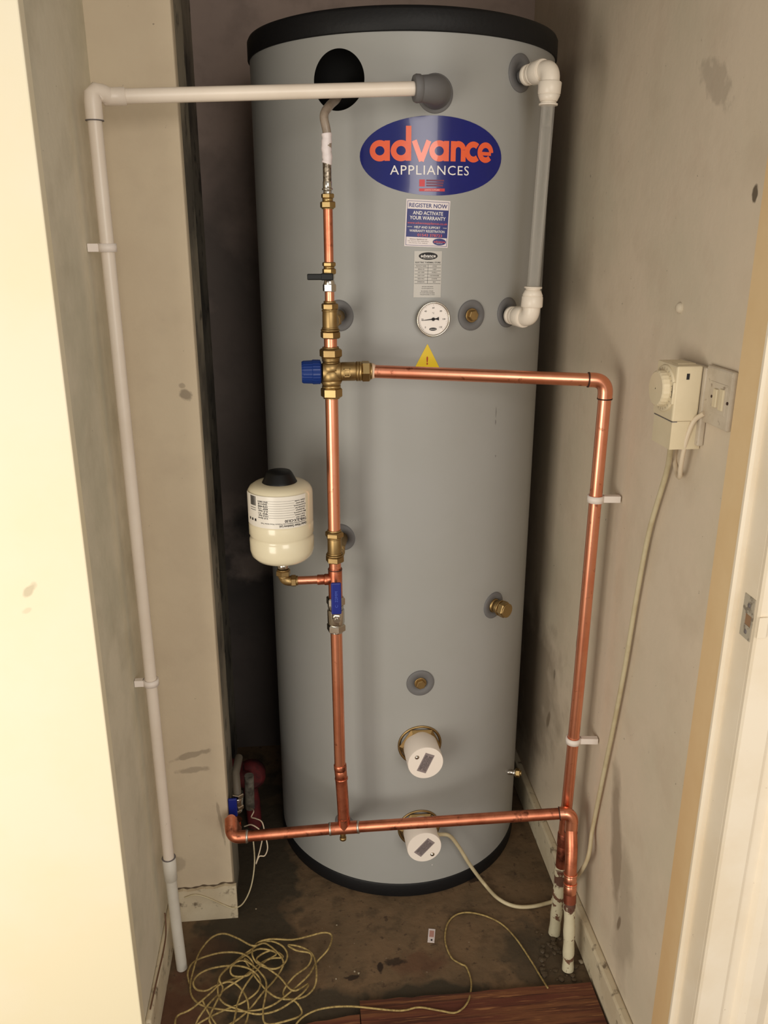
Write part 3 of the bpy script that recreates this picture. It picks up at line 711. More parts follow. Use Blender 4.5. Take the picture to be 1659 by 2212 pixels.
obj('flux', G().lathe(ctr + RIGHT * .066, RIGHT, [(0, .0118), (.004, .0135), (.008, .0120), (.009, .0112)], 24), m_flux and mat('white_flux', S(214, 186, 160), .6), t)
g = G(); K = 24; prof = [(0, .0165), (.002, .0200), (.014, .0203), (.0155, .0192), (.030, .0186), (.033, .0170)]
for (tt, rr) in [(0, 0)]: pass
vv = []
for (tt, rr) in prof:
    for k in range(K * 2):
        an = math.pi * k / K; r2 = rr * (1 + (.018 if k % 2 else -.012)) if tt > .0005 else rr
        vv.append(ctr + V((-.0165 - tt, r2 * math.cos(an), r2 * math.sin(an))))
n2 = K * 2
g.add(vv, [(j * n2 + k, j * n2 + (k + 1) % n2, (j + 1) * n2 + (k + 1) % n2, (j + 1) * n2 + k) for j in range(len(prof) - 1) for k in range(n2)] + [list(range((len(prof) - 1) * n2, len(prof) * n2))])
obj('temperature_knob', g, m_bluekn, t, 'blue ribbed plastic knob')
fl = frame(ctr + V((.026, -.0160, 0)), (0, -1, 0)); g = G(); 
for q in ((-.0055, .0055, .0055, .0068), (-.0055, .0055, -.0068, -.0055), (-.0055, -.0042, -.0068, .0068), (.0042, .0055, -.0068, .0068)): g.fbox(fl, *q, -.002, .0008)
obj('cast_mark', g, m_brass2, t)

# hot pipe running right, then down the right wall
hy = 1.345
A = ctr + RIGHT * .062; B = atY(1302, 822, hy); B = V((.5065, hy, B.z)); dn2 = (B - A).normalized()
t = thing('hot_outlet_pipe', 'bright copper pipe running right from the mixing valve and down the right wall', 'pipe', (B.x, hy, .25))
q1 = B - dn2 * .028; Bz = B.z
obj('horizontal_pipe', G().tube([A, q1], .0110, 24), m_cu, t)
obj('elbow', G().tube(bend(q1 - dn2 * .001, B, B + V((0, 0, -.030)), .022, 12), .0124, 24, cap=True), m_cu, t)
obj('joint_ring', G().lathe(q1 - dn2 * .003, dn2, [(0, .0110), (0, .0128), (.0022, .0130), (.0022, .0110)], 24), m_flux, t)
obj('joint_ring', G().lathe(B + V((0, 0, -.032)), (0, 0, 1), [(0, .0110), (0, .0128), (.0022, .0130), (.0022, .0110)], 24), m_flux, t)
zr = .322; hx = .4985
obj('vertical_pipe', G().tube([B + V((0, 0, -.028)), V((.5050, hy, .95)), V((.5030, hy, .6)), V((.4990, hy, zr))], .0110, 24), m_cu, t)
obj('lower_pipe', G().tube([V((.4990, hy, zr + .002)), V((.4980, hy, .258))], .0112, 24), m_cu2, t, 'duller copper length')
obj('coupling', G().turned((.4980, hy, .262), dn_, [('c', .030, .0126), ('c', .056, .0118)]), m_cu3, t, 'dark oxidised coupling')
tag(obj('painted_pipe_stub', G().tube(smooth([(.4975, hy, .179), (.4965, hy, .09), (.4955, hy + .003, .002)], 8), [.0118 + .0006 * math.sin(i * 1.3) for i in range(17)], 18), m_lpaint, None, None, (.4955, hy, 0)),
    'old pipe stub in flaking white paint at floor, the one farther back', 'pipe')
# riser below the mixing valve
pipe('copper_pipe', 'long vertical copper pipe between the mixing valve and the lower brass tee', [D(mz(850)), D(mz(1150))], .0111, m_cu)
pipe('copper_pipe', 'short copper stub between lower brass tee and the soldered tee', [D(mz(1208)), D(mz(1232))], .0110, m_cu)

# soldered copper tee with branch to the expansion vessel
t = thing('soldered_tee', 'soldered copper tee whose left branch feeds the cream expansion vessel', 'pipe tee', D(mz(1295)))
zb = atY(722, 1251, PY).z
obj('body', G().turned(D(mz(1227)), dn_, [('c', mz(1227) - mz(1294), .0128)]), m_cu2, t)
obj('joint_ring', G().lathe(D(mz(1229)), dn_, [(0, .0110), (0, .0131), (.0016, .0131), (.0016, .0110)], 24), m_flux, t)
obj('branch', G().turned(V((MX - .008, PY, zb)), LEFT, [('c', .012, .0105), ('c', .013, .0094)]), m_cu2, t)
obj('branch_pipe', G().tube([V((MX - .028, PY, zb)), V((-.022, PY, zb))], .0077, 20), m_cu, t)
t = thing('brass_elbow', 'small brass elbow under the cream expansion vessel', 'pipe elbow', (-.045, PY, zb))
vx = -.046
obj('body', G().tube(bend((vx + .014, PY, zb), (vx, PY, zb), (vx, PY, zb + .016), .012, 8), .0092, 20), m_brass2, t)
obj('compression_nut', G().turned((vx + .026, PY, zb), LEFT, [('c', .003, .009), ('h', .010, .0112), ('c', .002, .0095)], .3), m_brass2, t)
obj('union_nut', G().turned((vx, PY, zb + .008), (0, 0, 1), [('c', .003, .0100), ('h', .011, .0132), ('c', .002, .011)], .3), m_brass2, t)
# expansion vessel
zv0 = atY(612, 1222, PY).z + .010; zv1 = atY(605, 1040, PY).z; Hv = zv1 - zv0; rv = .0575
t = thing('expansion_vessel', 'small cream expansion vessel with a black cap and an upside-down printed label', 'expansion vessel', (vx, PY, zv0))
prof = [(.0, .010), (.002, .030), (.008, .0470), (.016, .0545), (.026, .0570), (.046, .0572), (.0485, .0560), (.0515, .0550), (.0545, .0560), (.057, .0572), (.076, .0572), (.078, .0566), (.080, .0572), (Hv - .019, .0572), (Hv - .013, .0562), (Hv - .007, .0525), (Hv - .002, .045), (Hv, .034), (Hv, .012)]
obj('tank', G().lathe((vx, PY, zv0), (0, 0, 1), prof, 64), m_ves, t)
obj('stem', G().turned((vx, PY, zv0 - .014), (0, 0, 1), [('c', .009, .0105), ('c', .007, .0125)]), m_chrome, t)
obj('cap', G().lathe((vx, PY, zv1 - .003), (0, 0, 1), [(0, .0305), (.003, .0307), (.006, .0290), (.019, .0225), (.022, .0200), (.0228, .002)], 40), m_blackm, t, 'black plastic cap')
vz = atY(600, 1108, PY - .055).z
vf0 = wrapmap(-.0 / 1, vz, .0005, 0, .0572, (vx, PY), -1); vf1 = wrapmap(-.0, vz, .0009, 0, .0572, (vx, PY), -1)
g = G(); patch(g, vf0, -.050, .078, -.0285, .0285, 30); lb = obj('label', g, m_veslab, t, 'white printed label, upside down')
g = G()
text(g, vf1, 'Global Water Solutions Ltd.', -.024, .0243, .0040, .052, .025)
text(g, vf1, 'www.globalwatersolutions.com Pressure Wave Series Tank', -.007, .0200, .0022, .084, .01)
text(g, vf1, 'TWB-2LX-C0.50', -.029, .0152, .0048, .042, .025)
for k in range(8):
    text(g, vf1, ['Model / Item', 'Total volume', 'Max pressure', 'Max temperature', 'Precharge bar', 'Connection', 'Serial number', 'Date code'][k], -.037, .0105 - k * .0042, .0027, .018 + .003 * (k % 3), .015)
    text(g, vf1, ['2.0 litre', '10.0 bar', '90 C', '0.5 bar', 'BSP 1/2', '0948', '2015', 'EN13831'][k], .030, .0105 - k * .0042, .0030, .019, .02)
    patch(g, vf1, -.026, .020, .0087 - k * .0042, .0090 - k * .0042, 8)
for k in range(16): patch(g, vf1, .0445 + k * .00095, .0445 + k * .00095 + random.choice((.0003, .0005, .0007)), -.0265, -.0095, 1)
for k in range(2): patch(g, vf1, .045, .0595, -.006 + k * .004, -.0052 + k * .004, 3)
for k in range(3): patch(g, vf1, .0450 + k * .008, .0490 + k * .008, .0140, .0185, 2)
obj('black_print', g, m_ink, lb)

# lever ball valve with blue handle on the riser
t = thing('lever_valve', 'plated ball valve with an upright blue lever on the copper riser', 'valve', D(mz(1366)))
a_, b_ = mz(1286), mz(1365)
obj('body', G().turned(D(a_ - .022), dn_, [('c', .006, .0135), ('c', (a_ - b_) - .046, .0160, .0160), ('c', .006, .0140)]), m_chrome, t)
obj('compression_nut', G().turned(D(a_), dn_, [('c', .003, .0125), ('h', .016, .0178), ('c', .004, .0150)], .3), m_chrome, t)
obj('compression_nut', G().turned(D(b_ + .021), dn_, [('c', .004, .0150), ('h', .015, .0178), ('c', .002, .0130)], .3), m_chrome, t)
zs = atY(727, 1337, PY - .03).z
obj('spindle', G().turned((MX, PY - .012, zs), (0, -1, 0), [('c', .012, .0080), ('c', .004, .0065)]), m_chrome, t)
hd = obj('handle', G().fbox(frame((MX, PY - .030, zs), (0, -1, 0)), -.0065, .0065, -.004, .070, -.001, .0015, .0006), m_chrome, t)
obj('grip', G().fbox(frame((MX, PY - .030, zs), (0, -1, 0)), -.0092, .0092, .010, .0720, -.003, .0035, .0025), m_bluegrip, hd, 'blue vinyl grip')
g = G(); fgp = frame((MX, PY - .0337, zs + .040), (0, -1, 0), (1, 0, 0)); text(g, lambda a, b: fgp(-a, -b), 'C  22MM', 0, 0, .0050, .032); obj('moulded_print', g, mat('pale_blue_print', S(70, 92, 180), .5), hd)
obj('handle_nut', G().turned((MX, PY - .029, zs), (0, -1, 0), [('h', .006, .0080), ('c', .003, .0035)], .1), m_chrome, hd)

# lower riser, coupler and drop to bottom tee
zq = mz(1652); Tz = atY(745, 1788, PY).z; Tx = .0565
t = thing('cold_riser', 'copper riser between the blue lever valve and the bottom horizontal pipe', 'pipe', (Tx, PY, Tz))
obj('pipe', G().tube([D(mz(1360)), V((MX + .002, PY, zq - .004))], .0110, 24), m_cu, t)
obj('coupler', G().turned((MX + .002, PY, zq), V((.004, 0, -.06)), [('c', .013, .0126), ('c', .018, .0122), ('c', .004, .0130)]), m_cu2, t)
obj('swept_pipe', G().tube(smooth([(MX + .0035, PY, zq - .030), (MX + .0055, PY, zq - .07), (Tx - .001, PY, Tz + .022)], 6), .0119, 24), m_cu2, t)

# bottom cold feed pipe
t = thing('cold_feed_pipe', 'tarnished copper pipe running horizontally across the tank near the floor', 'pipe', (Tx, PY, Tz))
P_T = V((Tx, PY, Tz)); P_L = atY(512, 1808, PY); P_R = atY(1214, 1757, 1.322)
dl_ = (P_L - P_T).normalized(); dr_ = (P_R - P_T).normalized()
c_l = V((atY(500, 1808, PY).x, PY, P_L.z)); c_r = P_R + dr_ * .020
obj('left_pipe', G().tube([P_T + dl_ * .024, P_L + V((.012, 0, 0))], .0111, 24), m_cu2, t)
obj('right_pipe', G().tube([P_T + dr_ * .024, P_R], .0111, 24), m_cu2, t)
g = G().tube([P_T + dl_ * .031, P_T, P_T + dr_ * .031], .0127, 24); g.tube([P_T, P_T + V((-.001, 0, .026))], .0126, 24)
obj('tee', g, m_cu2, t)
for q, d in ((P_T + dl_ * .031, dl_), (P_T + dr_ * .031, dr_)): obj('solder_ring', G().lathe(q - d * .0035, d, [(0, .0112), (0, .0133), (.0035, .0130), (.0045, .0112)], 24), m_solder, t)
obj('left_elbow', G().tube(bend(P_L + V((.020, 0, 0)), c_l, c_l + V((-.002, .030, .022)), .018, 10), .0128, 22), m_cu2, t)
obj('solder_ring', G().lathe(P_L + V((.018, 0, 0)), (1, 0, 0), [(0, .0112), (0, .0134), (.0035, .0130), (.0045, .0112)], 24), m_solder, t)
obj('right_elbow', G().tube(bend(P_R - dr_ * .004, c_r + V((0, 0, 0)), c_r + V((-.001, -.004, -.040)), .020, 10), .0128, 22), m_cu, t)
obj('joint_ring', G().lathe(P_R - dr_ * .006, dr_, [(0, .0112), (0, .0131), (.0022, .0131), (.0022, .0112)], 24), m_flux, t)
DR = [c_r + V((-.001, -.004, -.036)), V((.4960, 1.292, .27)), V((.4955, 1.283, .203))]
obj('drop_pipe', G().tube(DR, .0119, 22), m_cu2, t)
obj('joint_ring', G().lathe(DR[0] + V((0, 0, -.006)), (0, 0, 1), [(0, .0112), (0, .0132), (.002, .0132), (.002, .0112)], 24), m_flux, t)
zj = DR[-1]
obj('drop_sleeve', G().turned(zj + V((0, .0015, .012)), V((-.0005, -.010, -.06)), [('c', .004, .0135), ('c', .016, .0125), ('c', .004, .0135), ('c', .018, .0128)]), m_cu, t)
zk = zj + V((0, -.004, -.028))
obj('old_joint', G().tube([zk, zk + V((0, -.004, -.022))], .0125, 18), m_cu3, t, 'dark oxidised old joint')
k0 = zk + V((0, -.003, -.018))
tag(obj('painted_pipe_stub', G().tube(smooth([k0, V((.4955, 1.262, .07)), V((.4955, 1.254, .004))], 8), [.0112 + .0006 * math.sin(i * 1.3) for i in range(17)], 18), m_lpaint, None, None, (.4955, 1.254, 0)),
    'old pipe stub in flaking white paint at floor, the one nearer the doorway', 'pipe')
blobs(m_lpaint, [('xz', .494, .150, .012, .016, 0, .95), ('xz', .50, .172, .012, .006, 0, .8)], S(84, 46, 34), .1, 120)
# tapping behind the bottom tee, and drain nib below
u3, z3 = at_tank(745, 1778); q = tp(u3 / R, R, z3); d = q - P_T; d.z = 0; L3 = d.length - .003; d.normalize()
obj('tank_branch', G().tube([P_T, q - d * .001], .0105, 20), m_brass2, t)
obj('drain_nib', G().turned(P_T + V((-.003, .004, -.012)), dn_, [('c', .014, .0058), ('c', .006, .0068)]), m_brass, t)

# clips on the right wall
for (px, py, lb_) in [(1293, 1077, 'white clip holding the right-hand copper pipe on the wall, upper one'), (1246, 1598, 'white clip holding the right-hand copper pipe on the wall, lower one')]:
    z = atY(px, py, hy).z; xx = .505 if z > .8 else .501
    clip(lb_, (xx, hy, z), (1, -.12, 0), .0435 if z > .8 else .0475, .0112)

# sight tube on the right of the cylinder
SY = 1.468
ut, zt_ = at_tank(1124, 158); ub, zb_ = at_tank(1096, 675)
t = thing('sight_tube', 'clear vertical sight tube with white push-fit elbows on the tank', 'sight glass', (.41, SY, 1.28))
top = V((.4165, SY, zt_ - .006)); bot = V((.4050, SY, zb_ - .004)); dd = (bot - top).normalized()
for (u_, c_, sgn, nm) in ((ut, top, 1, 'upper'), (ub, bot, -1, 'lower')):
    q = tp(u_ / R, R, c_.z + .0); d = (c_ - q); d.z = 0; Ln = d.length; d.normalize(); v = dd * sgn
    e = obj('push_fit_elbow', G().tube(bend(c_ - d * .030, c_, c_ + v * .026, .016, 12), .0152, 26), m_fit, t)
    obj('collar', G().turned(c_ - d * .018, -d, [('c', .0008, .0165), ('c', .024, .0190, .0180), ('c', .009, .0178, .0150), ('c', .003, .0145), ('c', .009, .0162)]), m_fit, e)
    obj('collar', G().turned(c_ + v * .018, v, [('c', .0008, .0165), ('c', .019, .0190, .0184), ('c', .010, .0180, .0142), ('c', .003, .0128), ('c', .003, .0155)]), m_fit, e)
    obj('spigot', G().lathe(q - d * .001, d, [(0, .0105), (Ln - .02, .0105)], 20), m_grom, e)
g = G(); a = top + dd * .048; b = bot - dd * .048; LL = (b - a).length
g.lathe(a, dd, [(0, .0110), (LL, .0110), (LL, .0084), (0, .0084), (0, .0110)], 28, cap=False)
obj('clear_tube', g, m_clear, t)
obj('inner_sleeve', G().lathe(a + dd * .001, dd, [(0, .0078), (.036, .0078), (.036, .0066), (0, .0066), (0, .0078)], 24, cap=False), m_clear, t)

# ================================================================ electrics on the right wall
# plug-in timer
t = thing('plug_in_timer', 'cream plug-in mechanical timer with a round dial on the right wall', 'timer', (.55, 1.11, 1.13))
ty0, ty1 = 1.076, 1.142
obj('case', G().box(.503, XR - .0105, ty0, ty1, 1.164, 1.240, .0025), m_cream, t)
fT = frame((.503, (ty0 + ty1) / 2, 1.204), (-1, 0, 0))
obj('dial_surround', G().lathe(fT(0, .001), (-1, 0, 0), [(0, .0325), (.002, .0325), (.003, .0310), (.003, .028)], 48), m_cream, t)
g = G(); K = 48; prof = [(.001, .0250), (.012, .0245), (.0135, .0225), (.0138, .001)]; vv = []
for (tt, rr) in prof:
    for k in range(K):
        an = 2 * math.pi * k / K; r2 = rr * (1.015 if (k % 2 and rr > .02) else 1); vv.append(fT(r2 * math.cos(an), r2 * math.sin(an) + .001, tt))
g.add(vv, [(j * K + k, j * K + (k + 1) % K, (j + 1) * K + (k + 1) % K, (j + 1) * K + k) for j in range(3) for k in range(K)])
obj('dial', g, m_cream, t, 'round ribbed cream dial')
g = G()
for k in range(24): 
    an = 2 * math.pi * k / 24; stroke(g, lambda a, b: fT(a, b + .001, .0034), [(.0268 * math.cos(an), .0268 * math.sin(an)), (.0300 * math.cos(an), .0300 * math.sin(an))], .0005)
obj('dial_marks', g, m_greyink, t)
obj('override_switch', G().fbox(fT, .0335 - .0055, .0335 - .0012, -.016, .014, -.001, .003, .0008), m_cream, t)
obj('slide_window', G().box(.517, .521, ty0 - .0006, ty0 + .001, 1.222, 1.230), m_ink, t)
obj('top_ridge', G().box(.512, .538, ty0 + .020, ty0 + .040, 1.2395, 1.2408, .0005), m_cream, t)
# plug below the timer body
t = thing('cable_plug', 'cream plug with a cable, fitted below the timer dial', 'plug', (.52, 1.11, 1.12))
obj('plug_body', G().prism([(.505, ty0 + .003), (.5485, ty0 + .003), (.5485, ty1 - .003), (.505, ty1 - .003)], 1.124, 1.1636), m_cream, t)
obj('seam', G().box(.5046, .512, ty0 + .0026, ty1 - .0026, 1.1625, 1.1638), m_greyink, t)
# wall socket behind the timer
tag(obj('wall_socket', G().box(XR - .0095, XR - .0005, ty0 - .006, ty1 + .018, 1.130, 1.2385, .002), m_plate, None, None, (XR, 1.11, 1.13)), 'cream wall socket plate hidden mostly behind the timer', 'socket')
# fused spur
t = thing('fused_spur', 'grubby white fused spur switch plate beside the door frame', 'switch', (XR, 1.04, 1.165))
sy0, sy1 = 1.000, 1.072
obj('faceplate', G().box(XR - .008, XR - .0003, sy0, sy1, 1.165, 1.243, .003), m_plate, t)
fS = frame((XR - .008, (sy0 + sy1) / 2, 1.204), (-1, 0, 0))
obj('rocker', G().fbox(fS, -.004, .006, -.012, .012, -.001, .004, .001), m_cream, t)
obj('fuse_carrier', G().fbox(fS, .011, .021, -.014, .014, -.001, .003, .001), m_cream, t)
obj('switch_surround', G().fbox(fS, -.020, .026, -.020, .020, -.0005, .0008, .0004), m_plate, t)
for a, b in ((-.012, 0), (.0305, -.002)): obj('screw', G().lathe(fS(a, b, 0), (-1, 0, 0), [(0, .0022), (.0012, .002), (.0014, .0003)], 14), m_flux, t)
# short flex from the spur looping down
P = [fS(-.026, -.026, .001), atX(1500, 908, .535), atX(1487, 935, .530), atX(1476, 975, .528), atX(1470, 1010, .530), atX(1468, 1030, .536), atX(1462, 1022, .544), atX(1457, 990, .5475), atX(1462, 955, .5475)]
tag(obj('spur_flex', G().tube(smooth(P, 8), .0034, 12), m_cablew, None, None, P[0]), 'short white flex curving down from the switch plate beside the timer', 'cable')
# long heater cable: from the plug down the wall, across the floor, up to the lower heater
cs = f_low(.031, .018, -.014)
P = [V((.525, 1.118, 1.132)), atX(1446, 988, .534)] + [atX(px, py, .5400) for (px, py) in [(1437, 1030), (1402, 1150), (1375, 1290), (1350, 1440), (1325, 1570), (1300, 1690), (1280, 1790)]] + \
    [atX(1265, 1865, .525), V((.524, 1.395, .060)), V((.516, 1.428, .014)), atZ(1195, 1947, .006), atZ(1150, 1958, .006), atZ(1110, 1957, .006), atZ(1075, 1940, .007), atZ(1045, 1908, .010), atY(1015, 1868, 1.475), atY(990, 1828, 1.462), atY(970, 1805, 1.450), cs]
tag(obj('heater_cable', G().tube(smooth(P, 10), .0041, 12), m_cable, None, None, (.5, 1.4, 0)), 'yellowed cable from the timer down the wall to the lower heater cap', 'cable')

# strike plate on the frame
t = thing('strike_plate', 'worn metal strike plate on the right-hand door frame', 'strike plate', (.549, .895, .92))
g = G(); g.box(.5478, .5492, .8872, .912, .955, .979); g.box(.5478, .5492, .8872, .912, .922, .940); g.box(.5478, .5492, .9045, .912, .940, .955); g.box(.5478, .5492, .8872, .8905, .940, .955)
obj('plate', g, m_steel, t); obj('keep_hole', G().box(.5486, .5492, .8905, .9045, .940, .955), mat('bare_timber_recess', S(150, 118, 90), .8), t)
for z in (.967, .931): obj('screw', G().lathe((.5478, .899, z), (-1, 0, 0), [(0, .0032), (.0008, .0026), (.001, .0003)], 14), m_greyink, t)
obj('lip', G().box(.5482, .5600, .8725, .8755, .934, .962, .0008), m_frame, t)

# old fixings on the right wall
u = atX(1470, 665, XR)
tag(obj('wall_plug', G().lathe((XR, u.y, u.z), (-1, -.1, 0), [(0, .008), (.003, .0075), (.006, .005), (.0065, .001)], 18), m_wallR, None, None, (XR, u.y, u.z)), 'small plastered-over fixing stub on the right wall above the timer', 'wall plug')

# ================================================================ floor
# loose yellow cord
def c6(x, y, z=.004): return atZ(250 + x / 2.765, 1800 + y / 2.765, z)
paths = [(440, 900), (430, 830), (465, 770), (540, 735), (640, 712), (740, 715), (800, 745), (822, 795), (795, 845), (700, 872), (600, 910), (540, 940), (482, 932), (463, 890), (500, 840), (580, 805), (700, 790), (800, 810),
         (860, 870), (850, 940), (760, 1010), (640, 1060), (520, 1120), (430, 1180), (360, 1150), (370, 1090), (450, 1050), (560, 960), (620, 905), (690, 888), (750, 930), (790, 1010), (785, 1110), (740, 1180), (640, 1190),
         (560, 1120), (600, 1010), (640, 930), (620, 860), (700, 780), (800, 700), (900, 645), (985, 665), (1025, 720), (1005, 780), (940, 810), (850, 780), (815, 720), (840, 660), (920, 632), (1050, 636), (1140, 618), (1240, 593),
         (1290, 612), (1270, 690), (1200, 770), (1150, 850), (1040, 950), (930, 1030), (800, 1062), (650, 1055), (500, 1020), (445, 930), (480, 760), (520, 680), (580, 618), (650, 600), (730, 628), (820, 672), (900, 660), (1000, 760),
         (960, 860), (880, 950), (800, 1050), (700, 1130), (560, 1190), (480, 1150), (540, 1040), (640, 940), (760, 860), (860, 780), (960, 720), (860, 690), (760, 740), (690, 800), (700, 850), (780, 850), (820, 800), (770, 750),
         (850, 880), (960, 980), (1100, 985), (1180, 930), (1200, 840), (1180, 730), (1110, 680), (1030, 668), (1080, 700), (1165, 720), (1150, 790), (1060, 860), (1000, 960), (1080, 1010), (1110, 1080), (1020, 1120), (900, 1139),
         (880, 1060), (900, 930), (880, 850), (760, 760), (640, 830), (610, 930), (640, 1010), (760, 1060), (860, 1080), (980, 1050), (1110, 960), (1150, 900), (1060, 940), (980, 860), (900, 800), (840, 750), (930, 700), (1000, 740),
         (900, 760), (780, 900), (730, 1010), (700, 1139), (640, 1190), (560, 1080), (520, 1000)]
P = [c6(x, y, .006 + .010 * abs(math.sin(i * 1.37)) + .006 * abs(math.sin(i * .31))) for i, (x, y) in enumerate(paths)]
for p in P: p.z = max(p.z, .018 if p.y < 1.17 else .004)
tag(obj('tangled_cord', G().tube(smooth(P, 6), .0019, 7), m_string, None, None, (-.15, 1.28, 0)), 'tangled heap of thin yellow cord on the floor at left', 'cord')
F_ = [(640, 2212, .016), (662, 2192, .016), (700, 2178, .016), (760, 2174, .016), (860, 2183, .016), (905, 2176, .016), (950, 2183, .016), (985, 2187, .016), (1010, 2165, .016), (1018, 2125, .003), (1008, 2090, .003), (995, 2082, .003), (975, 2068, .003), (962, 2035, .003), (965, 2000, .003), (982, 1978, .003), (1010, 1971, .003),
      (1050, 1979, .003), (1085, 1997, .003), (1115, 2028, .003), (1145, 2072, .003), (1165, 2105, .003), (1183, 2134, .015)]
P = [V((-.10, 1.13, .018)), V((-.055, 1.155, .017))] + [atZ(x, y, z) for (x, y, z) in F_]
tag(obj('loose_cord', G().tube(smooth(P, 8), .0018, 8), m_string, None, None, (.2, 1.25, 0)), 'single strand of yellow cord looping across the middle of the floor', 'cord')
# scrap tag on the floor
p = atZ(932, 2022); f = frame((p.x, p.y, .0006), (0, 0, 1), (.22, 1, 0))
t = thing('paper_tag', 'small white paper tag lying on the floor in front of the tank', 'tag', (p.x, p.y, 0))
obj('card', G().fbox(f, -.0072, .0072, -.018, .018, 0, .0008), m_paper, t)
obj('print', G().fbox(f, -.0045, .0050, -.004, .013, .0008, .0010), mat('faded_pink_print', S(186, 140, 130), .6), t)
obj('eyelet', G().lathe(f(.001, -.0118, .0008), (0, 0, 1), [(0, .0022), (.0003, .0022)], 14), m_ink, t)
# plaster crumbs
def crumb(px, py, s_):
    p = atZ(px, py); bm = bmesh.new(); bmesh.ops.create_icosphere(bm, subdivisions=1, radius=1)
    g = G(); g.add([V((p.x + v.co.x * s_ * random.uniform(.7, 1.2), p.y + v.co.y * s_ * random.uniform(.7, 1.2), max(0, s_ * .5 + v.co.z * s_ * .5))) for v in bm.verts], [[v.index for v in f.verts] for f in bm.faces]); bm.free(); return g
for (px, py, s_, lb_) in [(553, 1964, .0024, 'tiny pale plaster crumb on the dark floor beside the nib skirting'), (727, 1999, .0022, 'tiny pale plaster crumb just above the cord heap'),
                          (766, 2099, .0026, 'pale plaster crumb in the middle of the floor, left one of a close pair'), (775, 2103, .0028, 'pale plaster crumb in the middle of the floor, right one of a close pair'),
                          (726, 2115, .0024, 'pale plaster crumb just right of the cord heap'), (1255, 2080, .006, 'largest pale plaster crumb, lying against the right-hand skirting')]:
    tag(obj('plaster_crumb', crumb(px, py, s_), m_grille, None, None, atZ(px, py)), lb_, 'debris', 'plaster crumbs scattered on the floor')
# broken cement patch round the old stubs
random.seed(3); rub = G()
for i in range(60):
    a = random.uniform(0, 6.28); rr = random.uniform(.015, .055); x = .485 + rr * math.cos(a) * .8; y = 1.27 + rr * math.sin(a) * 1.9
    if x > .522 or y < 1.222: continue
    s_ = random.uniform(.002, .008); bm = bmesh.new(); bmesh.ops.create_icosphere(bm, subdivisions=1, radius=1)
    rub.add([V((x + v.co.x * s_ * random.uniform(.7, 1.2), y + v.co.y * s_ * random.uniform(.7, 1.2), max(0, s_ * .3 + v.co.z * s_ * .4))) for v in bm.verts], [[v.index for v in f.verts] for f in bm.faces]); bm.free()
rb = tag(obj('cement_rubble', rub, m_floor, None, None, (.485, 1.27, 0)), 'broken cement crumbs around the feet of the painted pipe stubs', 'rubble'); rb['kind'] = 'stuff'

# ================================================================ behind the cylinder, at left
BY = 1.66
t = thing('blue_stopcock', 'old valve with a blue lever behind the left wall nib', 'valve', atY(515, 1790, 1.47))
bz = lambda px, py, Y=1.50: atY(px, py, Y)
obj('body', G().turned(bz(513, 1712), (bz(512, 1775) - bz(513, 1712)), [('h', .010, .0135), ('c', .018, .0125), ('h', .010, .0145), ('c', .008, .011)]), m_chrome, t)
obj('lever', G().fbox(frame(bz(503, 1744, 1.478), (0, -1, .0)), -.009, .009, -.022, .022, -.003, .003, .002), m_bluegrip, t, 'blue lever')
obj('lower_pipe', G().tube([c_l + V((-.002, .028, .020)), bz(511, 1790), bz(512, 1770)], .0110, 18), m_cu2, t)
obj('upper_pipe', G().tube([bz(513, 1716), bz(509, 1670, 1.51), bz(516, 1636, 1.57)], .0085, 16), mat('blackened_pipe', S(92, 84, 72), .6), t)
t = thing('circulation_pump', 'dusty red pump body in the dark behind the left nib', 'pump', bz(525, 1700, 1.78))
pc = bz(515, 1655, 1.76)
obj('motor_body', G().lathe(pc + V((-.05, -.02, 0)), V((.9, -.3, -.12)), [(0, .030), (.004, .040), (.050, .042), (.056, .036), (.062, .020), (.085, .018)], 32), m_redplastic, t)
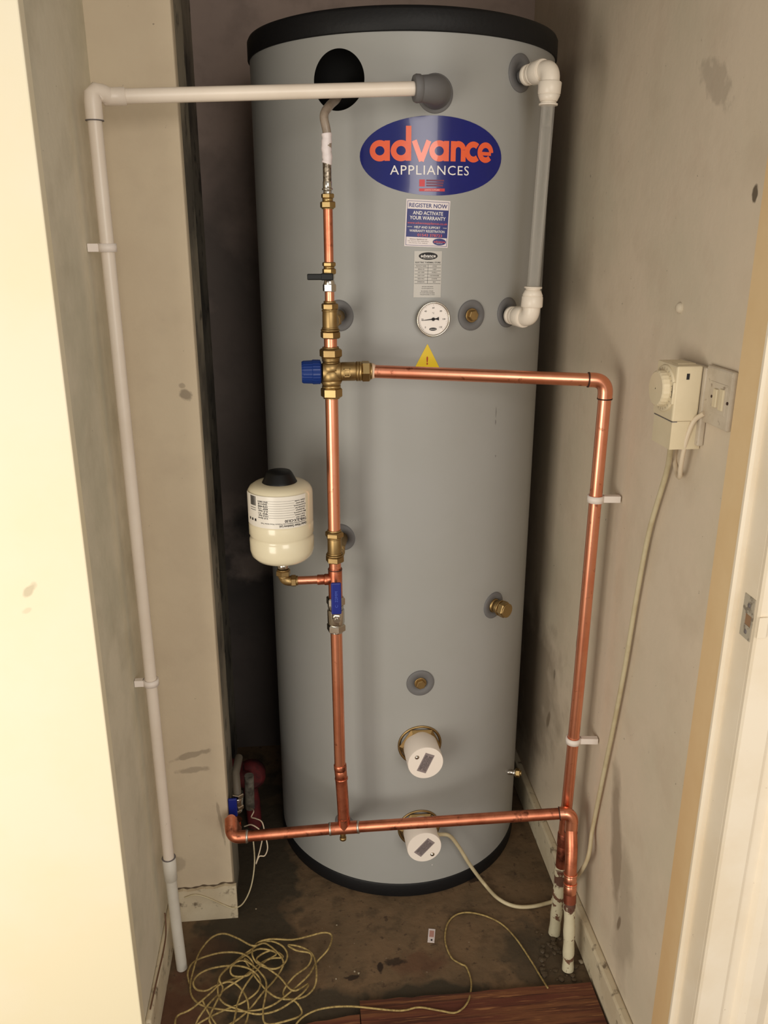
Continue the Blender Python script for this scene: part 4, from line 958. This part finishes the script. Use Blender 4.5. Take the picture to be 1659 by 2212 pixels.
obj('volute', G().lathe(pc + V((.028, .02, -.03)), V((.1, -1, .1)), [(0, .030), (.006, .036), (.030, .034), (.036, .026)], 28).tube([pc + V((.02, .005, -.03)), pc + V((.03, 0, -.10)), pc + V((.032, -.002, -.20))], .018, 18), m_redplastic, t)
tag(obj('grey_pipe', G().tube([bz(538, 1675, 1.60), bz(540, 1745, 1.60)], .0105, 16), mat('grubby_grey_paint', S(112, 108, 98), .6, noise=(50, S(60, 56, 50), .9)), None, None, bz(540, 1745, 1.6)), 'short grubby grey pipe beside the red pump, behind the nib', 'pipe')
P = [bz(540, 1745, 1.59), bz(548, 1752, 1.55), bz(543, 1765, 1.54), bz(552, 1768, 1.53), bz(566, 1776, 1.52), bz(572, 1800, 1.51), bz(578, 1830, 1.50), bz(572, 1848, 1.50), bz(560, 1850, 1.50), bz(553, 1866, 1.50), bz(563, 1830, 1.50), bz(566, 1800, 1.50), bz(545, 1782, 1.51), bz(528, 1785, 1.53)]
tag(obj('thin_cable', G().tube(smooth(P, 6), .0014, 7), m_cablew, None, None, P[3]), 'thin white cable curling behind the left end of the bottom pipe', 'cable')
P = [V((-.285, YN - .0125, .066)), V((-.262, YN - .0125, .072)), V((-.235, YN - .0125, .060)), V((-.205, YN - .0125, .040)), V((-.185, YN - .013, .030)), V((-.165, YN + .0, .028)), V((-.148, YN + .03, .045)), V((-.140, YN + .06, .085)), V((-.142, YN + .08, .14))]
tag(obj('thin_cable', G().tube(smooth(P, 6), .0016, 7), m_cable, None, None, P[4]), 'thin dirty cable along the nib skirting, bending behind its corner', 'cable')
# brown gap line between left skirting and wall, added as a thin tube
P = [V((XL + .006, 1.36, .12)), V((XL + .008, 1.345, .088)), V((XL + .010, 1.30, .0862)), V((XL + .008, 1.24, .0862)), V((XL + .006, 1.17, .0862))]
tag(obj('thin_cable', G().tube(smooth(P, 6), .0014, 7), mat('brown_gap_line', S(110, 78, 58), .6), None, None, P[2]), 'thin brown gap line along top of the left skirting', 'cable')
